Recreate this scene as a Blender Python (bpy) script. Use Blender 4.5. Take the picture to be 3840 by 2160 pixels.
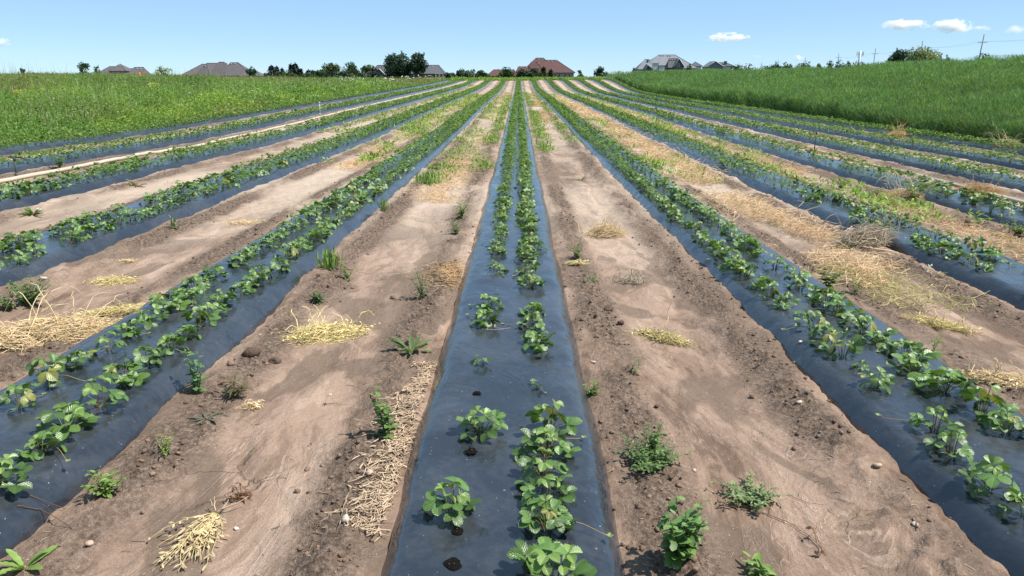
import bpy, math, random
import numpy as np
from mathutils import Vector, Matrix

# ------------------------------------------------------------------ scene, camera, light
for o in list(bpy.data.objects):
    bpy.data.objects.remove(o)
SC = bpy.context.scene
COL = SC.collection
random.seed(11)
RNG = np.random.default_rng(11)
R = math.radians

PITCH, YAW, CAMZ, FPX = R(15.4), R(0.51), 1.6, 2800.0
cam_d = bpy.data.cameras.new("camera")
cam = bpy.data.objects.new("camera", cam_d)
COL.objects.link(cam)
cam_d.sensor_width = 36.0
cam_d.lens = 36.0 * FPX / 3840.0
cam_d.clip_start = 0.05
cam_d.clip_end = 40000
cam.location = (0, 0, CAMZ)
cam.rotation_euler = (math.pi / 2 - PITCH, 0, YAW)
SC.camera = cam

SUN_EL = R(58)
SUN_DIR = Vector((math.cos(SUN_EL) * 0.975, -math.cos(SUN_EL) * 0.22, math.sin(SUN_EL))).normalized()
world = bpy.data.worlds.new("World")
SC.world = world
world.use_nodes = True
wn = world.node_tree
sky = wn.nodes.new("ShaderNodeTexSky")
sky.sky_type = 'NISHITA'
sky.sun_disc = False
sky.sun_elevation = SUN_EL
sky.sun_rotation = math.atan2(SUN_DIR.x, SUN_DIR.y)
sky.altitude = 200
sky.air_density = 0.62
sky.dust_density = 0.0
sky.ozone_density = 5.0
wn.nodes["Background"].inputs[1].default_value = 0.108
sky_mix = wn.nodes.new("ShaderNodeMix")          # evens out the gradient as summer air does
sky_mix.data_type = 'RGBA'
sky_mix.inputs[0].default_value = 0.5
sky_mix.inputs[7].default_value = (2.8, 4.5, 6.1, 1)
wn.links.new(sky.outputs[0], sky_mix.inputs[6])
wn.links.new(sky_mix.outputs[2], wn.nodes["Background"].inputs[0])

sun_d = bpy.data.lights.new("sun", 'SUN')
sun_d.energy = 5.0
sun_d.angle = R(0.53)
sun_d.color = (1.0, 0.955, 0.885)
sun = bpy.data.objects.new("sun", sun_d)
COL.objects.link(sun)
sun.rotation_euler = (-SUN_DIR).to_track_quat('-Z', 'Y').to_euler()

SC.view_settings.view_transform = 'Standard'
SC.view_settings.look = 'None'
SC.view_settings.exposure = 0.55
SC.view_settings.gamma = 1.0
SC.cycles.max_bounces = 28
SC.cycles.diffuse_bounces = 3
SC.cycles.glossy_bounces = 3
SC.cycles.transmission_bounces = 4
SC.cycles.transparent_max_bounces = 4
SC.cycles.volume_bounces = 28
SC.cycles.use_denoising = True

# ------------------------------------------------------------------ noise and terrain
def _hash(ix, iy, seed):
    h = (ix.astype(np.int64) * 374761393 + iy.astype(np.int64) * 668265263 + seed * 982451653) & 0xffffffff
    h = ((h ^ (h >> 13)) * 1274126177) & 0xffffffff
    h = h ^ (h >> 16)
    return (h & 0xffffff) / float(0xffffff)

def vnoise(x, y, seed=0):
    x = np.asarray(x, float); y = np.asarray(y, float)
    x, y = np.broadcast_arrays(x, y)
    ix = np.floor(x); iy = np.floor(y)
    fx = x - ix; fy = y - iy
    fx = fx * fx * (3 - 2 * fx); fy = fy * fy * (3 - 2 * fy)
    a = _hash(ix, iy, seed); b = _hash(ix + 1, iy, seed)
    c = _hash(ix, iy + 1, seed); d = _hash(ix + 1, iy + 1, seed)
    return (a * (1 - fx) + b * fx) * (1 - fy) + (c * (1 - fx) + d * fx) * fy

def fbm(x, y, seed=0, octv=4):
    s = 0; amp = .5
    for i in range(octv):
        s = s + amp * vnoise(np.asarray(x) * 2 ** i, np.asarray(y) * 2 ** i, seed + i * 17)
        amp *= .5
    return s / (1 - .5 ** octv)

def sstep(a, b, x):
    t = np.clip((np.asarray(x, float) - a) / (b - a), 0, 1)
    return t * t * (3 - 2 * t)

KY = np.array([-60, 0, 10, 20, 30, 40, 55, 75, 86, 100, 114, 130, 160, 220, 7000.])
KL = np.array([.2, .22, .22, .17, .34, .5, .76, 1.1, 1.3, 1.62, 1.95, 2.0, 1.5, 1.4, 1.4])
KC = np.array([0, 0, 0, .06, .22, .36, .5, .72, .98, 1.55, 1.98, 2.0, 1.5, 1.4, 1.4])
KR = np.array([-.17, -.17, -.17, -.12, -.06, .04, .14, .38, .86, 1.85, 2.05, 2.05, 1.5, 1.4, 1.4])
KYC = KY * 1.037 - .44
def _prof(y, K):
    # smoothed piecewise linear profile
    y = np.asarray(y, float)
    w = 1.0 + np.abs(y) * .05
    return (np.interp(y - w, KYC, K) + 2 * np.interp(y, KYC, K) + np.interp(y + w, KYC, K)) / 4

def H(x, y):
    x = np.asarray(x, float); y = np.asarray(y, float)
    l, c, r = _prof(y, KL), _prof(y, KC), _prof(y, KR)
    tl = np.clip(-x / 10., 0, 1); tr = np.clip(x / 12., 0, 1)
    z = c + (l - c) * tl + (r - c) * tr
    fade = 1 - sstep(130, 200, y)
    z = z + .72 * sstep(26, 75, -x) * fade - .12 * sstep(11, 16, -x) * sstep(60, 100, y) * fade
    up = sstep(13, 37, x) * fade
    z = z + up * np.maximum(0, 2.5 - .42 * sstep(22, 46, x) - z) 
    return z

PITCH_ROW = 2.1
BEDS = [-.05 + PITCH_ROW * k for k in range(-5, 7)]
BX0, BX1 = BEDS[0], BEDS[-1]
ROW_END = 117.0

def bed_dist(x):
    k = np.clip(np.round((np.asarray(x, float) + .05) / PITCH_ROW), -5, 6)
    return np.abs(x - (-.05 + PITCH_ROW * k)), k

def ground_z(x, y):
    x = np.asarray(x, float); y = np.asarray(y, float)
    z = H(x, y)
    bd, k = bed_dist(x)
    inside = ((x > BX0 - 1.0) & (x < BX1 + .9) & (y < ROW_END + 3)).astype(float)
    fade = inside * (1 - sstep(30, 60, y))
    patch = fbm(x * 1.3, y * .9, 5, 3)
    # crumbly tilled shoulder next to the plastic
    sh = np.exp(-((bd - .62 - .06 * (vnoise(x * 0 + k * 7.3, y * 1.1, 91) - .5)) / .13) ** 2)
    cl = fbm(x * 17, y * 15, 21, 3)
    z = z + fade * sh * (.016 + .13 * np.maximum(0, cl - .42) * (.4 + 1.2 * patch))
    lip = 1 - sstep(.43, .53, bd)
    z = z + fade * .022 * np.exp(-((bd - .50) / .10) ** 2) + fade * lip * (.016 + .07 * (fbm(x * 3.5, y * 2.0, 33, 3) - .48) + .03 * (fbm(x * 19, y * 15, 34, 2) - .5))
    z = z + fade * (.05 * (fbm(x * 1.1, y * .45, 3, 3) - .5) + .014 * (fbm(x * 7, y * 2.6, 8, 3) - .5))
    # shallow water-cut rills
    wr = fbm(x * .9 + 3, y * .5, 44, 3) * 3.0
    ril = np.abs(vnoise(x * 2.6 + wr, y * .55, 55) - .5)
    z = z - fade * .016 * np.exp(-(ril / .035) ** 2) * sstep(.55, .75, bd)
    z = z + fade * .005 * (fbm(x * 30, y * 26, 13, 2) - .5)
    z = z - inside * .05 * (1 - sstep(.30, .40, bd))
    return z

def bed_half(xc, y):
    return 1.0 + .12 * (fbm(y * .7 + xc * 3.1, y * 0 + xc, 71, 4) - .5)

BDX = np.array([0, .1, .2, .27, .31, .34, .365, .39, .41, .422, .435])
BDZ = np.array([.126, .125, .124, .122, .118, .109, .092, .064, .032, .0, -.06])
def surf_z(x, y):
    """top of whatever covers the ground here: soil or plastic bed"""
    bd, k = bed_dist(x)
    g = ground_z(x, y)
    b = H(x, y) + np.interp(bd / bed_half(-.05 + PITCH_ROW * k, y), BDX, BDZ, right=-1)
    ok = (x > BX0 - .6) & (x < BX1 + .6) & (y < ROW_END)
    return np.where(ok, np.maximum(g, b), g)

CY, SY, CP, SP = math.cos(YAW), math.sin(YAW), math.cos(PITCH), math.sin(PITCH)
def ray(px, py):
    a = (px - 1920.) / FPX; b = -(py - 1080.) / FPX
    f = Vector((0, CP, -SP)); u = Vector((0, SP, CP)); r = Vector((1, 0, 0))
    d = f + r * a + u * b
    return Vector((d.x * CY - d.y * SY, d.x * SY + d.y * CY, d.z))
def at(px, py, Y):
    d = ray(px, py); t = Y / d.y
    return Vector((d.x * t, Y, CAMZ + d.z * t))
def P(px, py):
    d = ray(px, py)
    ts = np.concatenate([np.arange(1., 30, .01), np.arange(30, 150, .05)])
    z = CAMZ + d.z * ts
    s = surf_z(d.x * ts, d.y * ts)
    i = np.argmax(z < s)
    if not (z < s).any(): i = len(ts) - 1
    return Vector((d.x * ts[i], d.y * ts[i], float(s[i])))
def G(px, py):            # photo measured in the 2576-wide view
    return P(px * 3840 / 2576., py * 3840 / 2576.)
def project(x, y, z):
    v = np.stack([np.asarray(x, float), np.asarray(y, float), np.asarray(z, float) - CAMZ], -1)
    xr = v[..., 0] * CY + v[..., 1] * SY
    yr = -v[..., 0] * SY + v[..., 1] * CY
    zc = yr * CP - v[..., 2] * SP
    up = yr * SP + v[..., 2] * CP
    return 1920 + FPX * xr / zc, 1080 - FPX * up / zc, zc

# ------------------------------------------------------------------ mesh building
class MB:
    def __init__(s):
        s.V = []; s.Q = []; s.T = []; s.C = []; s.U = []; s.n = 0
    def add(s, V, Q=None, T=None, col=(1, 1, 1), U=None):
        V = np.asarray(V, float).reshape(-1, 3); n = len(V)
        s.V.append(V)
        if Q is not None and len(Q): s.Q.append(np.asarray(Q, np.int64).reshape(-1, 4) + s.n)
        if T is not None and len(T): s.T.append(np.asarray(T, np.int64).reshape(-1, 3) + s.n)
        c = np.asarray(col, float)
        s.C.append(np.broadcast_to(c, (n, 3)) if c.ndim == 1 else c)
        s.U.append(np.zeros((n, 3)) if U is None else np.asarray(U, float).reshape(-1, 3))
        s.n += n
    def data(s, name, mat, smooth=True):
        me = bpy.data.meshes.new(name)
        V = np.concatenate(s.V)
        Q = np.concatenate(s.Q) if s.Q else np.zeros((0, 4), np.int64)
        T = np.concatenate(s.T) if s.T else np.zeros((0, 3), np.int64)
        me.vertices.add(len(V))
        me.vertices.foreach_set("co", V.astype(np.float32).ravel())
        nl = Q.size + T.size; npol = len(Q) + len(T)
        me.loops.add(nl)
        me.loops.foreach_set("vertex_index", np.concatenate([Q.ravel(), T.ravel()]).astype(np.int32))
        me.polygons.add(npol)
        st = np.concatenate([np.arange(len(Q)) * 4, Q.size + np.arange(len(T)) * 3]).astype(np.int32)
        me.polygons.foreach_set("loop_start", st)
        me.polygons.foreach_set("use_smooth", np.full(npol, smooth, bool))
        me.update(calc_edges=True)
        C = np.concatenate(s.C)
        a = me.attributes.new("col", 'FLOAT_COLOR', 'POINT')
        a.data.foreach_set("color", np.concatenate([C, np.ones((len(C), 1))], 1).astype(np.float32).ravel())
        U = np.concatenate(s.U)
        if np.abs(U).max() > 0:
            a = me.attributes.new("luv", 'FLOAT_VECTOR', 'POINT')
            a.data.foreach_set("vector", U.astype(np.float32).ravel())
        if mat: me.materials.append(mat)
        return me
    def build(s, name, mat, parent=None, smooth=True, loc=None):
        return link(name, s.data(name, mat, smooth), parent, loc)

def link(name, me, parent=None, loc=None):
    o = bpy.data.objects.new(name, me)
    COL.objects.link(o)
    if parent is not None: o.parent = parent
    if loc is not None: o.location = loc
    return o
def tag(o, label=None, cat=None, group=None, kind=None):
    if label: o["label"] = label
    if cat: o["category"] = cat
    if group: o["group"] = group
    if kind: o["kind"] = kind
    return o
def thing(name, label, cat, loc=(0, 0, 0), rz=0, group=None):
    o = bpy.data.objects.new(name, None)
    COL.objects.link(o)
    o.location = loc; o.rotation_euler = (0, 0, rz)
    o.empty_display_size = .1
    return tag(o, label, cat, group)

def unit(v):
    v = np.asarray(v, float)
    return v / np.maximum(np.linalg.norm(v, axis=-1, keepdims=True), 1e-9)
def rdirs(n, rng=None):
    rng = rng or RNG
    return unit(rng.normal(size=(n, 3)))

def tube(mb, pts, rad, sides=5, col=(1, 1, 1), cap=True):
    pts = np.asarray(pts, float); n = len(pts)
    rad = np.broadcast_to(np.asarray(rad, float), (n,))
    t = unit(np.gradient(pts, axis=0))
    ref = np.array([0, 0, 1.]) if abs(t[:, 2]).mean() < .8 else np.array([1., 0, 0])
    a = unit(np.cross(t, ref)); b = np.cross(t, a)
    ang = np.arange(sides) * 2 * math.pi / sides
    ring = pts[:, None] + rad[:, None, None] * (a[:, None] * np.cos(ang)[None, :, None] + b[:, None] * np.sin(ang)[None, :, None])
    V = ring.reshape(-1, 3); Q = []
    for i in range(n - 1):
        for j in range(sides):
            k = (j + 1) % sides
            Q.append((i * sides + j, i * sides + k, (i + 1) * sides + k, (i + 1) * sides + j))
    T = []
    if cap:
        V = np.concatenate([V, pts[-1:], pts[:1]]); e = n * sides
        for j in range(sides):
            k = (j + 1) % sides
            T.append(((n - 1) * sides + j, (n - 1) * sides + k, e)); T.append((k, j, e + 1))
    mb.add(V, Q, T, col)

def kites(mb, pos, d, nrm, L, W, col, bend=.15):
    """many leaf-shaped faces: base, two mids, tip"""
    pos = np.asarray(pos, float); n = len(pos)
    d = unit(d); s = unit(np.cross(d, nrm)); u = np.cross(s, d)
    L = np.broadcast_to(np.asarray(L, float), (n,))[:, None]; W = np.broadcast_to(np.asarray(W, float), (n,))[:, None]
    m = pos + d * L * .48 + u * L * bend * .5
    V = np.stack([pos, m + s * W * .5, pos + d * L - u * L * bend * .3, m - s * W * .5], 1)
    Q = np.arange(n * 4).reshape(n, 4)
    c = np.asarray(col, float)
    if c.ndim == 1: c = np.broadcast_to(c, (n, 3))
    mb.add(V, Q, None, np.repeat(c, 4, 0))

def blades(mb, pos, d, L, W, col):
    pos = np.asarray(pos, float); n = len(pos)
    d = unit(d); s = unit(np.cross(d, rdirs(n)))
    L = np.broadcast_to(np.asarray(L, float), (n,))[:, None]; W = np.broadcast_to(np.asarray(W, float), (n,))[:, None]
    V = np.stack([pos - s * W * .5, pos + s * W * .5, pos + d * L], 1)
    T = np.arange(n * 3).reshape(n, 3)
    c = np.asarray(col, float)
    if c.ndim == 1: c = np.broadcast_to(c, (n, 3))
    mb.add(V, None, T, np.repeat(c, 3, 0))

def straws(mb, pos, d, L, r, col, bend=.2, up=None):
    """many dry stalks: three-sided tubes with one bend"""
    pos = np.asarray(pos, float); n = len(pos)
    d = unit(d); L = np.broadcast_to(np.asarray(L, float), (n,)); r = np.broadcast_to(np.asarray(r, float), (n,))
    b = rdirs(n) * (L * bend)[:, None]
    if up is not None: b[:, 2] = np.abs(b[:, 2]) * up
    p0 = pos - d * L[:, None] * .5; p2 = pos + d * L[:, None] * .5; p1 = pos + b
    a = unit(np.cross(d, rdirs(n))); c = np.cross(d, a)
    rings = []
    for p, k in ((p0, 1.), (p1, 1.), (p2, .6)):
        for j in range(3):
            an = j * 2.0944
            rings.append(p + (a * math.cos(an) + c * math.sin(an)) * (r * k)[:, None])
    V = np.stack(rings, 1)
    q = []
    for i in range(2):
        for j in range(3):
            k = (j + 1) % 3
            q.append((i * 3 + j, i * 3 + k, i * 3 + 3 + k, i * 3 + 3 + j))
    Q = (np.arange(n)[:, None, None] * 9 + np.array(q)[None]).reshape(-1, 4)
    cc = np.asarray(col, float)
    if cc.ndim == 1: cc = np.broadcast_to(cc, (n, 3))
    mb.add(V, Q, None, np.repeat(cc, 9, 0))

def box(mb, x0, x1, y0, y1, z0, z1, col=(1, 1, 1)):
    V = [(x0, y0, z0), (x1, y0, z0), (x1, y1, z0), (x0, y1, z0), (x0, y0, z1), (x1, y0, z1), (x1, y1, z1), (x0, y1, z1)]
    Q = [(0, 3, 2, 1), (4, 5, 6, 7), (0, 1, 5, 4), (1, 2, 6, 5), (2, 3, 7, 6), (3, 0, 4, 7)]
    mb.add(V, Q, None, col)

_ico = None
def lump(mb, c, size, col, seed, rough=.35, sub=1):
    """an irregular stone or clod"""
    import bmesh
    global _ico
    if _ico is None: _ico = {}
    if sub not in _ico:
        bm = bmesh.new(); bmesh.ops.create_icosphere(bm, subdivisions=sub, radius=1)
        bm.verts.ensure_lookup_table()
        _ico[sub] = (np.array([v.co[:] for v in bm.verts]), np.array([[v.index for v in f.verts] for f in bm.faces]))
        bm.free()
    V, T = _ico[sub]
    rng = np.random.default_rng(seed)
    k = rdirs(5, rng); off = rng.uniform(.2, 1.0, 5)
    m = np.ones(len(V))
    for a, o_ in zip(k, off): m -= rough * np.maximum(0, V @ a - o_ * .6)
    m += rng.normal(size=len(V)) * rough * .12
    W = V * m[:, None] * np.asarray(size)
    mb.add(W + np.asarray(c), None, T, col)

# ------------------------------------------------------------------ materials
def new_mat(name):
    m = bpy.data.materials.new(name); m.use_nodes = True
    nt = m.node_tree
    return m, nt, nt.nodes["Principled BSDF"]
def N(nt, typ, **kw):
    n = nt.nodes.new(typ)
    for k, v in kw.items():
        if k.startswith("i_"): n.inputs[int(k[2:])].default_value = v
        else: setattr(n, k, v)
    return n
def ramp(nt, stops):
    n = nt.nodes.new("ShaderNodeValToRGB")
    e = n.color_ramp.elements
    while len(e) > 1: e.remove(e[-1])
    e[0].position = stops[0][0]; e[0].color = (*stops[0][1], 1)
    for p, c in stops[1:]:
        x = e.new(p); x.color = (*c, 1)
    return n
def mix(nt, f, a, b, mode='MIX'):
    n = nt.nodes.new("ShaderNodeMix"); n.data_type = 'RGBA'; n.blend_type = mode
    L = nt.links
    if isinstance(f, (int, float)): n.inputs[0].default_value = f
    else: L.new(f, n.inputs[0])
    for i, v in ((6, a), (7, b)):
        if isinstance(v, tuple): n.inputs[i].default_value = (*v, 1)
        else: L.new(v, n.inputs[i])
    return n.outputs[2]
def math_n(nt, op, a, b=None):
    n = nt.nodes.new("ShaderNodeMath"); n.operation = op
    for i, v in enumerate((a, b)):
        if v is None: continue
        if isinstance(v, (int, float)): n.inputs[i].default_value = v
        else: nt.links.new(v, n.inputs[i])
    return n.outputs[0]
def noise(nt, vec, scale, detail=4, rough=.55, dist=0., sc=None):
    n = nt.nodes.new("ShaderNodeTexNoise")
    n.inputs["Scale"].default_value = scale; n.inputs["Detail"].default_value = detail
    n.inputs["Roughness"].default_value = rough; n.inputs["Distortion"].default_value = dist
    if sc:
        mp = nt.nodes.new("ShaderNodeMapping"); mp.inputs["Scale"].default_value = sc
        nt.links.new(vec, mp.inputs[0]); vec = mp.outputs[0]
    nt.links.new(vec, n.inputs["Vector"])
    return n.outputs[0]
def bump(nt, height, strength, dist, normal=None):
    b = nt.nodes.new("ShaderNodeBump"); b.inputs["Strength"].default_value = strength; b.inputs["Distance"].default_value = dist
    nt.links.new(height, b.inputs["Height"])
    if normal is not None: nt.links.new(normal, b.inputs["Normal"])
    return b.outputs[0]

def attr_mat(name, rough=.6, transl=.0, spec=.4, var=.25, vscale=8., bumpy=0.):
    m, nt, b = new_mat(name)
    a = N(nt, "ShaderNodeAttribute", attribute_name="col")
    tc = N(nt, "ShaderNodeTexCoord")
    nz = noise(nt, tc.outputs["Object"], vscale, 3)
    f = ramp(nt, [(.25, (1 - var,) * 3), (.75, (1 + var,) * 3)])
    nt.links.new(nz, f.inputs[0])
    c = mix(nt, 1.0, a.outputs[0], f.outputs[0], 'MULTIPLY')
    nt.links.new(c, b.inputs["Base Color"])
    b.inputs["Roughness"].default_value = rough
    b.inputs["Specular IOR Level"].default_value = spec
    if bumpy: nt.links.new(bump(nt, nz, bumpy, .02), b.inputs["Normal"])
    if transl > 0:
        t = N(nt, "ShaderNodeBsdfTranslucent")
        tcol = mix(nt, 1.0, c, (1.25, 1.35, .55), 'MULTIPLY')
        nt.links.new(tcol, t.inputs[0])
        ms = N(nt, "ShaderNodeMixShader", i_0=transl)
        nt.links.new(b.outputs[0], ms.inputs[1]); nt.links.new(t.outputs[0], ms.inputs[2])
        nt.links.new(ms.outputs[0], nt.nodes["Material Output"].inputs[0])
    return m

def strawberry_leaf_mat():
    m, nt, b = new_mat("strawberry_leaf")
    a = N(nt, "ShaderNodeAttribute", attribute_name="col")
    u = N(nt, "ShaderNodeAttribute", attribute_name="luv")
    sx = N(nt, "ShaderNodeSeparateXYZ"); nt.links.new(u.outputs["Vector"], sx.inputs[0])
    ab = math_n(nt, 'ABSOLUTE', sx.outputs[0])
    # side veins run outward and forward from the midrib
    ph = math_n(nt, 'SUBTRACT', math_n(nt, 'MULTIPLY', sx.outputs[1], 5.5), math_n(nt, 'MULTIPLY', ab, 2.6))
    w = math_n(nt, 'ABSOLUTE', math_n(nt, 'SINE', math_n(nt, 'MULTIPLY', ph, 3.1416)))
    vein = math_n(nt, 'SUBTRACT', 1.0, math_n(nt, 'MINIMUM', math_n(nt, 'MULTIPLY', w, 2.2), 1.0))
    mid = math_n(nt, 'SUBTRACT', 1.0, math_n(nt, 'MINIMUM', math_n(nt, 'MULTIPLY', ab, 9.0), 1.0))
    vv = math_n(nt, 'MAXIMUM', math_n(nt, 'MULTIPLY', vein, .35), mid)
    c = mix(nt, math_n(nt, 'MULTIPLY', vv, .5), a.outputs[0], mix(nt, 1.0, a.outputs[0], (1.9, 1.7, 1.5), 'MULTIPLY'))
    nt.links.new(c, b.inputs["Base Color"])
    b.inputs["Roughness"].default_value = .37
    b.inputs["Specular IOR Level"].default_value = .7
    h = math_n(nt, 'SUBTRACT', w, math_n(nt, 'MULTIPLY', mid, 1.0))
    nt.links.new(bump(nt, h, .28, .003), b.inputs["Normal"])
    t = N(nt, "ShaderNodeBsdfTranslucent")
    nt.links.new(mix(nt, 1.0, c, (1.3, 1.4, .5), 'MULTIPLY'), t.inputs[0])
    ms = N(nt, "ShaderNodeMixShader", i_0=.24)
    nt.links.new(b.outputs[0], ms.inputs[1]); nt.links.new(t.outputs[0], ms.inputs[2])
    nt.links.new(ms.outputs[0], nt.nodes["Material Output"].inputs[0])
    return m

def soil_mat():
    m, nt, b = new_mat("soil")
    L = nt.links
    tc = N(nt, "ShaderNodeTexCoord"); o = tc.outputs["Object"]
    a = N(nt, "ShaderNodeAttribute", attribute_name="col")
    sp = N(nt, "ShaderNodeSeparateColor"); L.new(a.outputs[0], sp.inputs[0])
    clod, veg, dry = sp.outputs[0], sp.outputs[1], sp.outputs[2]
    flow = noise(nt, o, 1.0, 5, .58, 1.6, (1.5, .42, 1))
    flow2 = noise(nt, o, 1.0, 5, .6, 1.8, (5.5, 2.0, 1))
    fl = math_n(nt, 'ADD', math_n(nt, 'MULTIPLY', flow, .68), math_n(nt, 'MULTIPLY', flow2, .32))
    r = ramp(nt, [(.30, (.100, .065, .046)), (.415, (.150, .103, .074)), (.435, (.213, .149, .108)), (.485, (.248, .176, .130)), (.50, (.292, .209, .155)),
                  (.565, (.315, .228, .170)), (.58, (.368, .272, .206)), (.72, (.42, .322, .248))])
    L.new(fl, r.inputs[0])
    base = r.outputs[0]
    # thin sediment lines left by running water follow the contours of the flow pattern
    fr = math_n(nt, 'ABSOLUTE', math_n(nt, 'SUBTRACT', math_n(nt, 'FRACT', math_n(nt, 'MULTIPLY', flow, 13.0)), .5))
    lin = ramp(nt, [(.0, (1, 1, 1)), (.07, (0, 0, 0)), (.40, (0, 0, 0)), (.5, (.45, .45, .45))]); L.new(fr, lin.inputs[0])
    lm = ramp(nt, [(.47, (0, 0, 0)), (.6, (1, 1, 1))]); L.new(noise(nt, o, 1.3, 3), lm.inputs[0])
    lf_ = math_n(nt, 'MULTIPLY', lin.outputs[0], lm.outputs[0])
    base = mix(nt, math_n(nt, 'MULTIPLY', lf_, .55), base, (.42, .33, .255))
    dl = ramp(nt, [(.10, (0, 0, 0)), (.17, (1, 1, 1)), (.27, (0, 0, 0))]); L.new(fr, dl.inputs[0])
    base = mix(nt, math_n(nt, 'MULTIPLY', math_n(nt, 'MULTIPLY', dl.outputs[0], lm.outputs[0]), .40), base, (.125, .088, .064))
    base = mix(nt, 1.0, base, (.97, .94, .935), 'MULTIPLY')
    # damp brown stains
    st = noise(nt, o, 1.0, 3, .5, 2.2, (1.1, .55, 1))
    stf = ramp(nt, [(.515, (0, 0, 0)), (.555, (1, 1, 1))]); L.new(st, stf.inputs[0])
    base = mix(nt, math_n(nt, 'MULTIPLY', stf.outputs[0], .68), base, (.125, .090, .066))
    # pale sediment: drier where 'dry' is high
    base = mix(nt, math_n(nt, 'MULTIPLY', dry, .75), base, mix(nt, flow2, (.38, .295, .226), (.58, .47, .37)))
    # crumbly dark shoulders
    cr = noise(nt, o, 42, 5, .7)
    crr = ramp(nt, [(.34, (.075, .050, .037)), (.5, (.165, .118, .088)), (.66, (.29, .22, .168))]); L.new(cr, crr.inputs[0])
    base = mix(nt, clod, base, crr.outputs[0])
    # grit
    g = noise(nt, o, 170, 3, .7)
    gr = ramp(nt, [(.3, (.72, .72, .72)), (.5, (1, 1, 1)), (.72, (1.18, 1.17, 1.15))]); L.new(g, gr.inputs[0])
    base = mix(nt, 1.0, base, gr.outputs[0], 'MULTIPLY')
    sp_ = noise(nt, o, 95, 1, .5)
    spr = ramp(nt, [(.73, (0, 0, 0)), (.76, (1, 1, 1))]); L.new(sp_, spr.inputs[0])
    base = mix(nt, math_n(nt, 'MULTIPLY', spr.outputs[0], .6), base, (.52, .45, .37))
    # hairline cracks
    vo = N(nt, "ShaderNodeTexVoronoi", feature='DISTANCE_TO_EDGE'); vo.inputs["Scale"].default_value = 2.3
    wv = N(nt, "ShaderNodeVectorMath", operation='ADD')
    nzv = N(nt, "ShaderNodeTexNoise"); nzv.inputs["Scale"].default_value = 4; nzv.inputs["Detail"].default_value = 4
    L.new(o, nzv.inputs["Vector"])
    sv = N(nt, "ShaderNodeVectorMath", operation='SCALE'); sv.inputs[3].default_value = .35
    L.new(nzv.outputs["Color"], sv.inputs[0]); L.new(o, wv.inputs[0]); L.new(sv.outputs[0], wv.inputs[1]); L.new(wv.outputs[0], vo.inputs["Vector"])
    ck = ramp(nt, [(.004, (1, 1, 1)), (.012, (0, 0, 0))]); L.new(vo.outputs["Distance"], ck.inputs[0])
    ckm = ramp(nt, [(.55, (0, 0, 0)), (.66, (1, 1, 1))]); L.new(noise(nt, o, .9, 2), ckm.inputs[0])
    ckf = math_n(nt, 'MULTIPLY', math_n(nt, 'MULTIPLY', ck.outputs[0], ckm.outputs[0]), math_n(nt, 'SUBTRACT', 1.0, clod))
    base = mix(nt, math_n(nt, 'MULTIPLY', ckf, .7), base, (.10, .07, .05))
    # under the meadow and the tall crop: leaf litter and green
    vg = noise(nt, o, 3, 4)
    vgr = ramp(nt, [(.35, (.028, .045, .014)), (.6, (.055, .085, .022))]); L.new(vg, vgr.inputs[0])
    base = mix(nt, veg, base, vgr.outputs[0])
    L.new(base, b.inputs["Base Color"])
    b.inputs["Roughness"].default_value = .92
    b.inputs["Specular IOR Level"].default_value = .15
    iso = noise(nt, o, 7.5, 6, .62, .8)
    h1 = math_n(nt, 'ADD', math_n(nt, 'ADD', math_n(nt, 'MULTIPLY', flow, 1.6), math_n(nt, 'MULTIPLY', iso, 1.1)), math_n(nt, 'MULTIPLY', cr, math_n(nt, 'ADD', math_n(nt, 'MULTIPLY', clod, 1.3), .12)))
    h2 = math_n(nt, 'ADD', math_n(nt, 'ADD', h1, math_n(nt, 'MULTIPLY', lf_, .12)), math_n(nt, 'MULTIPLY', g, .07))
    h3 = math_n(nt, 'SUBTRACT', h2, math_n(nt, 'MULTIPLY', ckf, .3))
    L.new(bump(nt, h3, .95, .022), b.inputs["Normal"])
    return m

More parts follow.
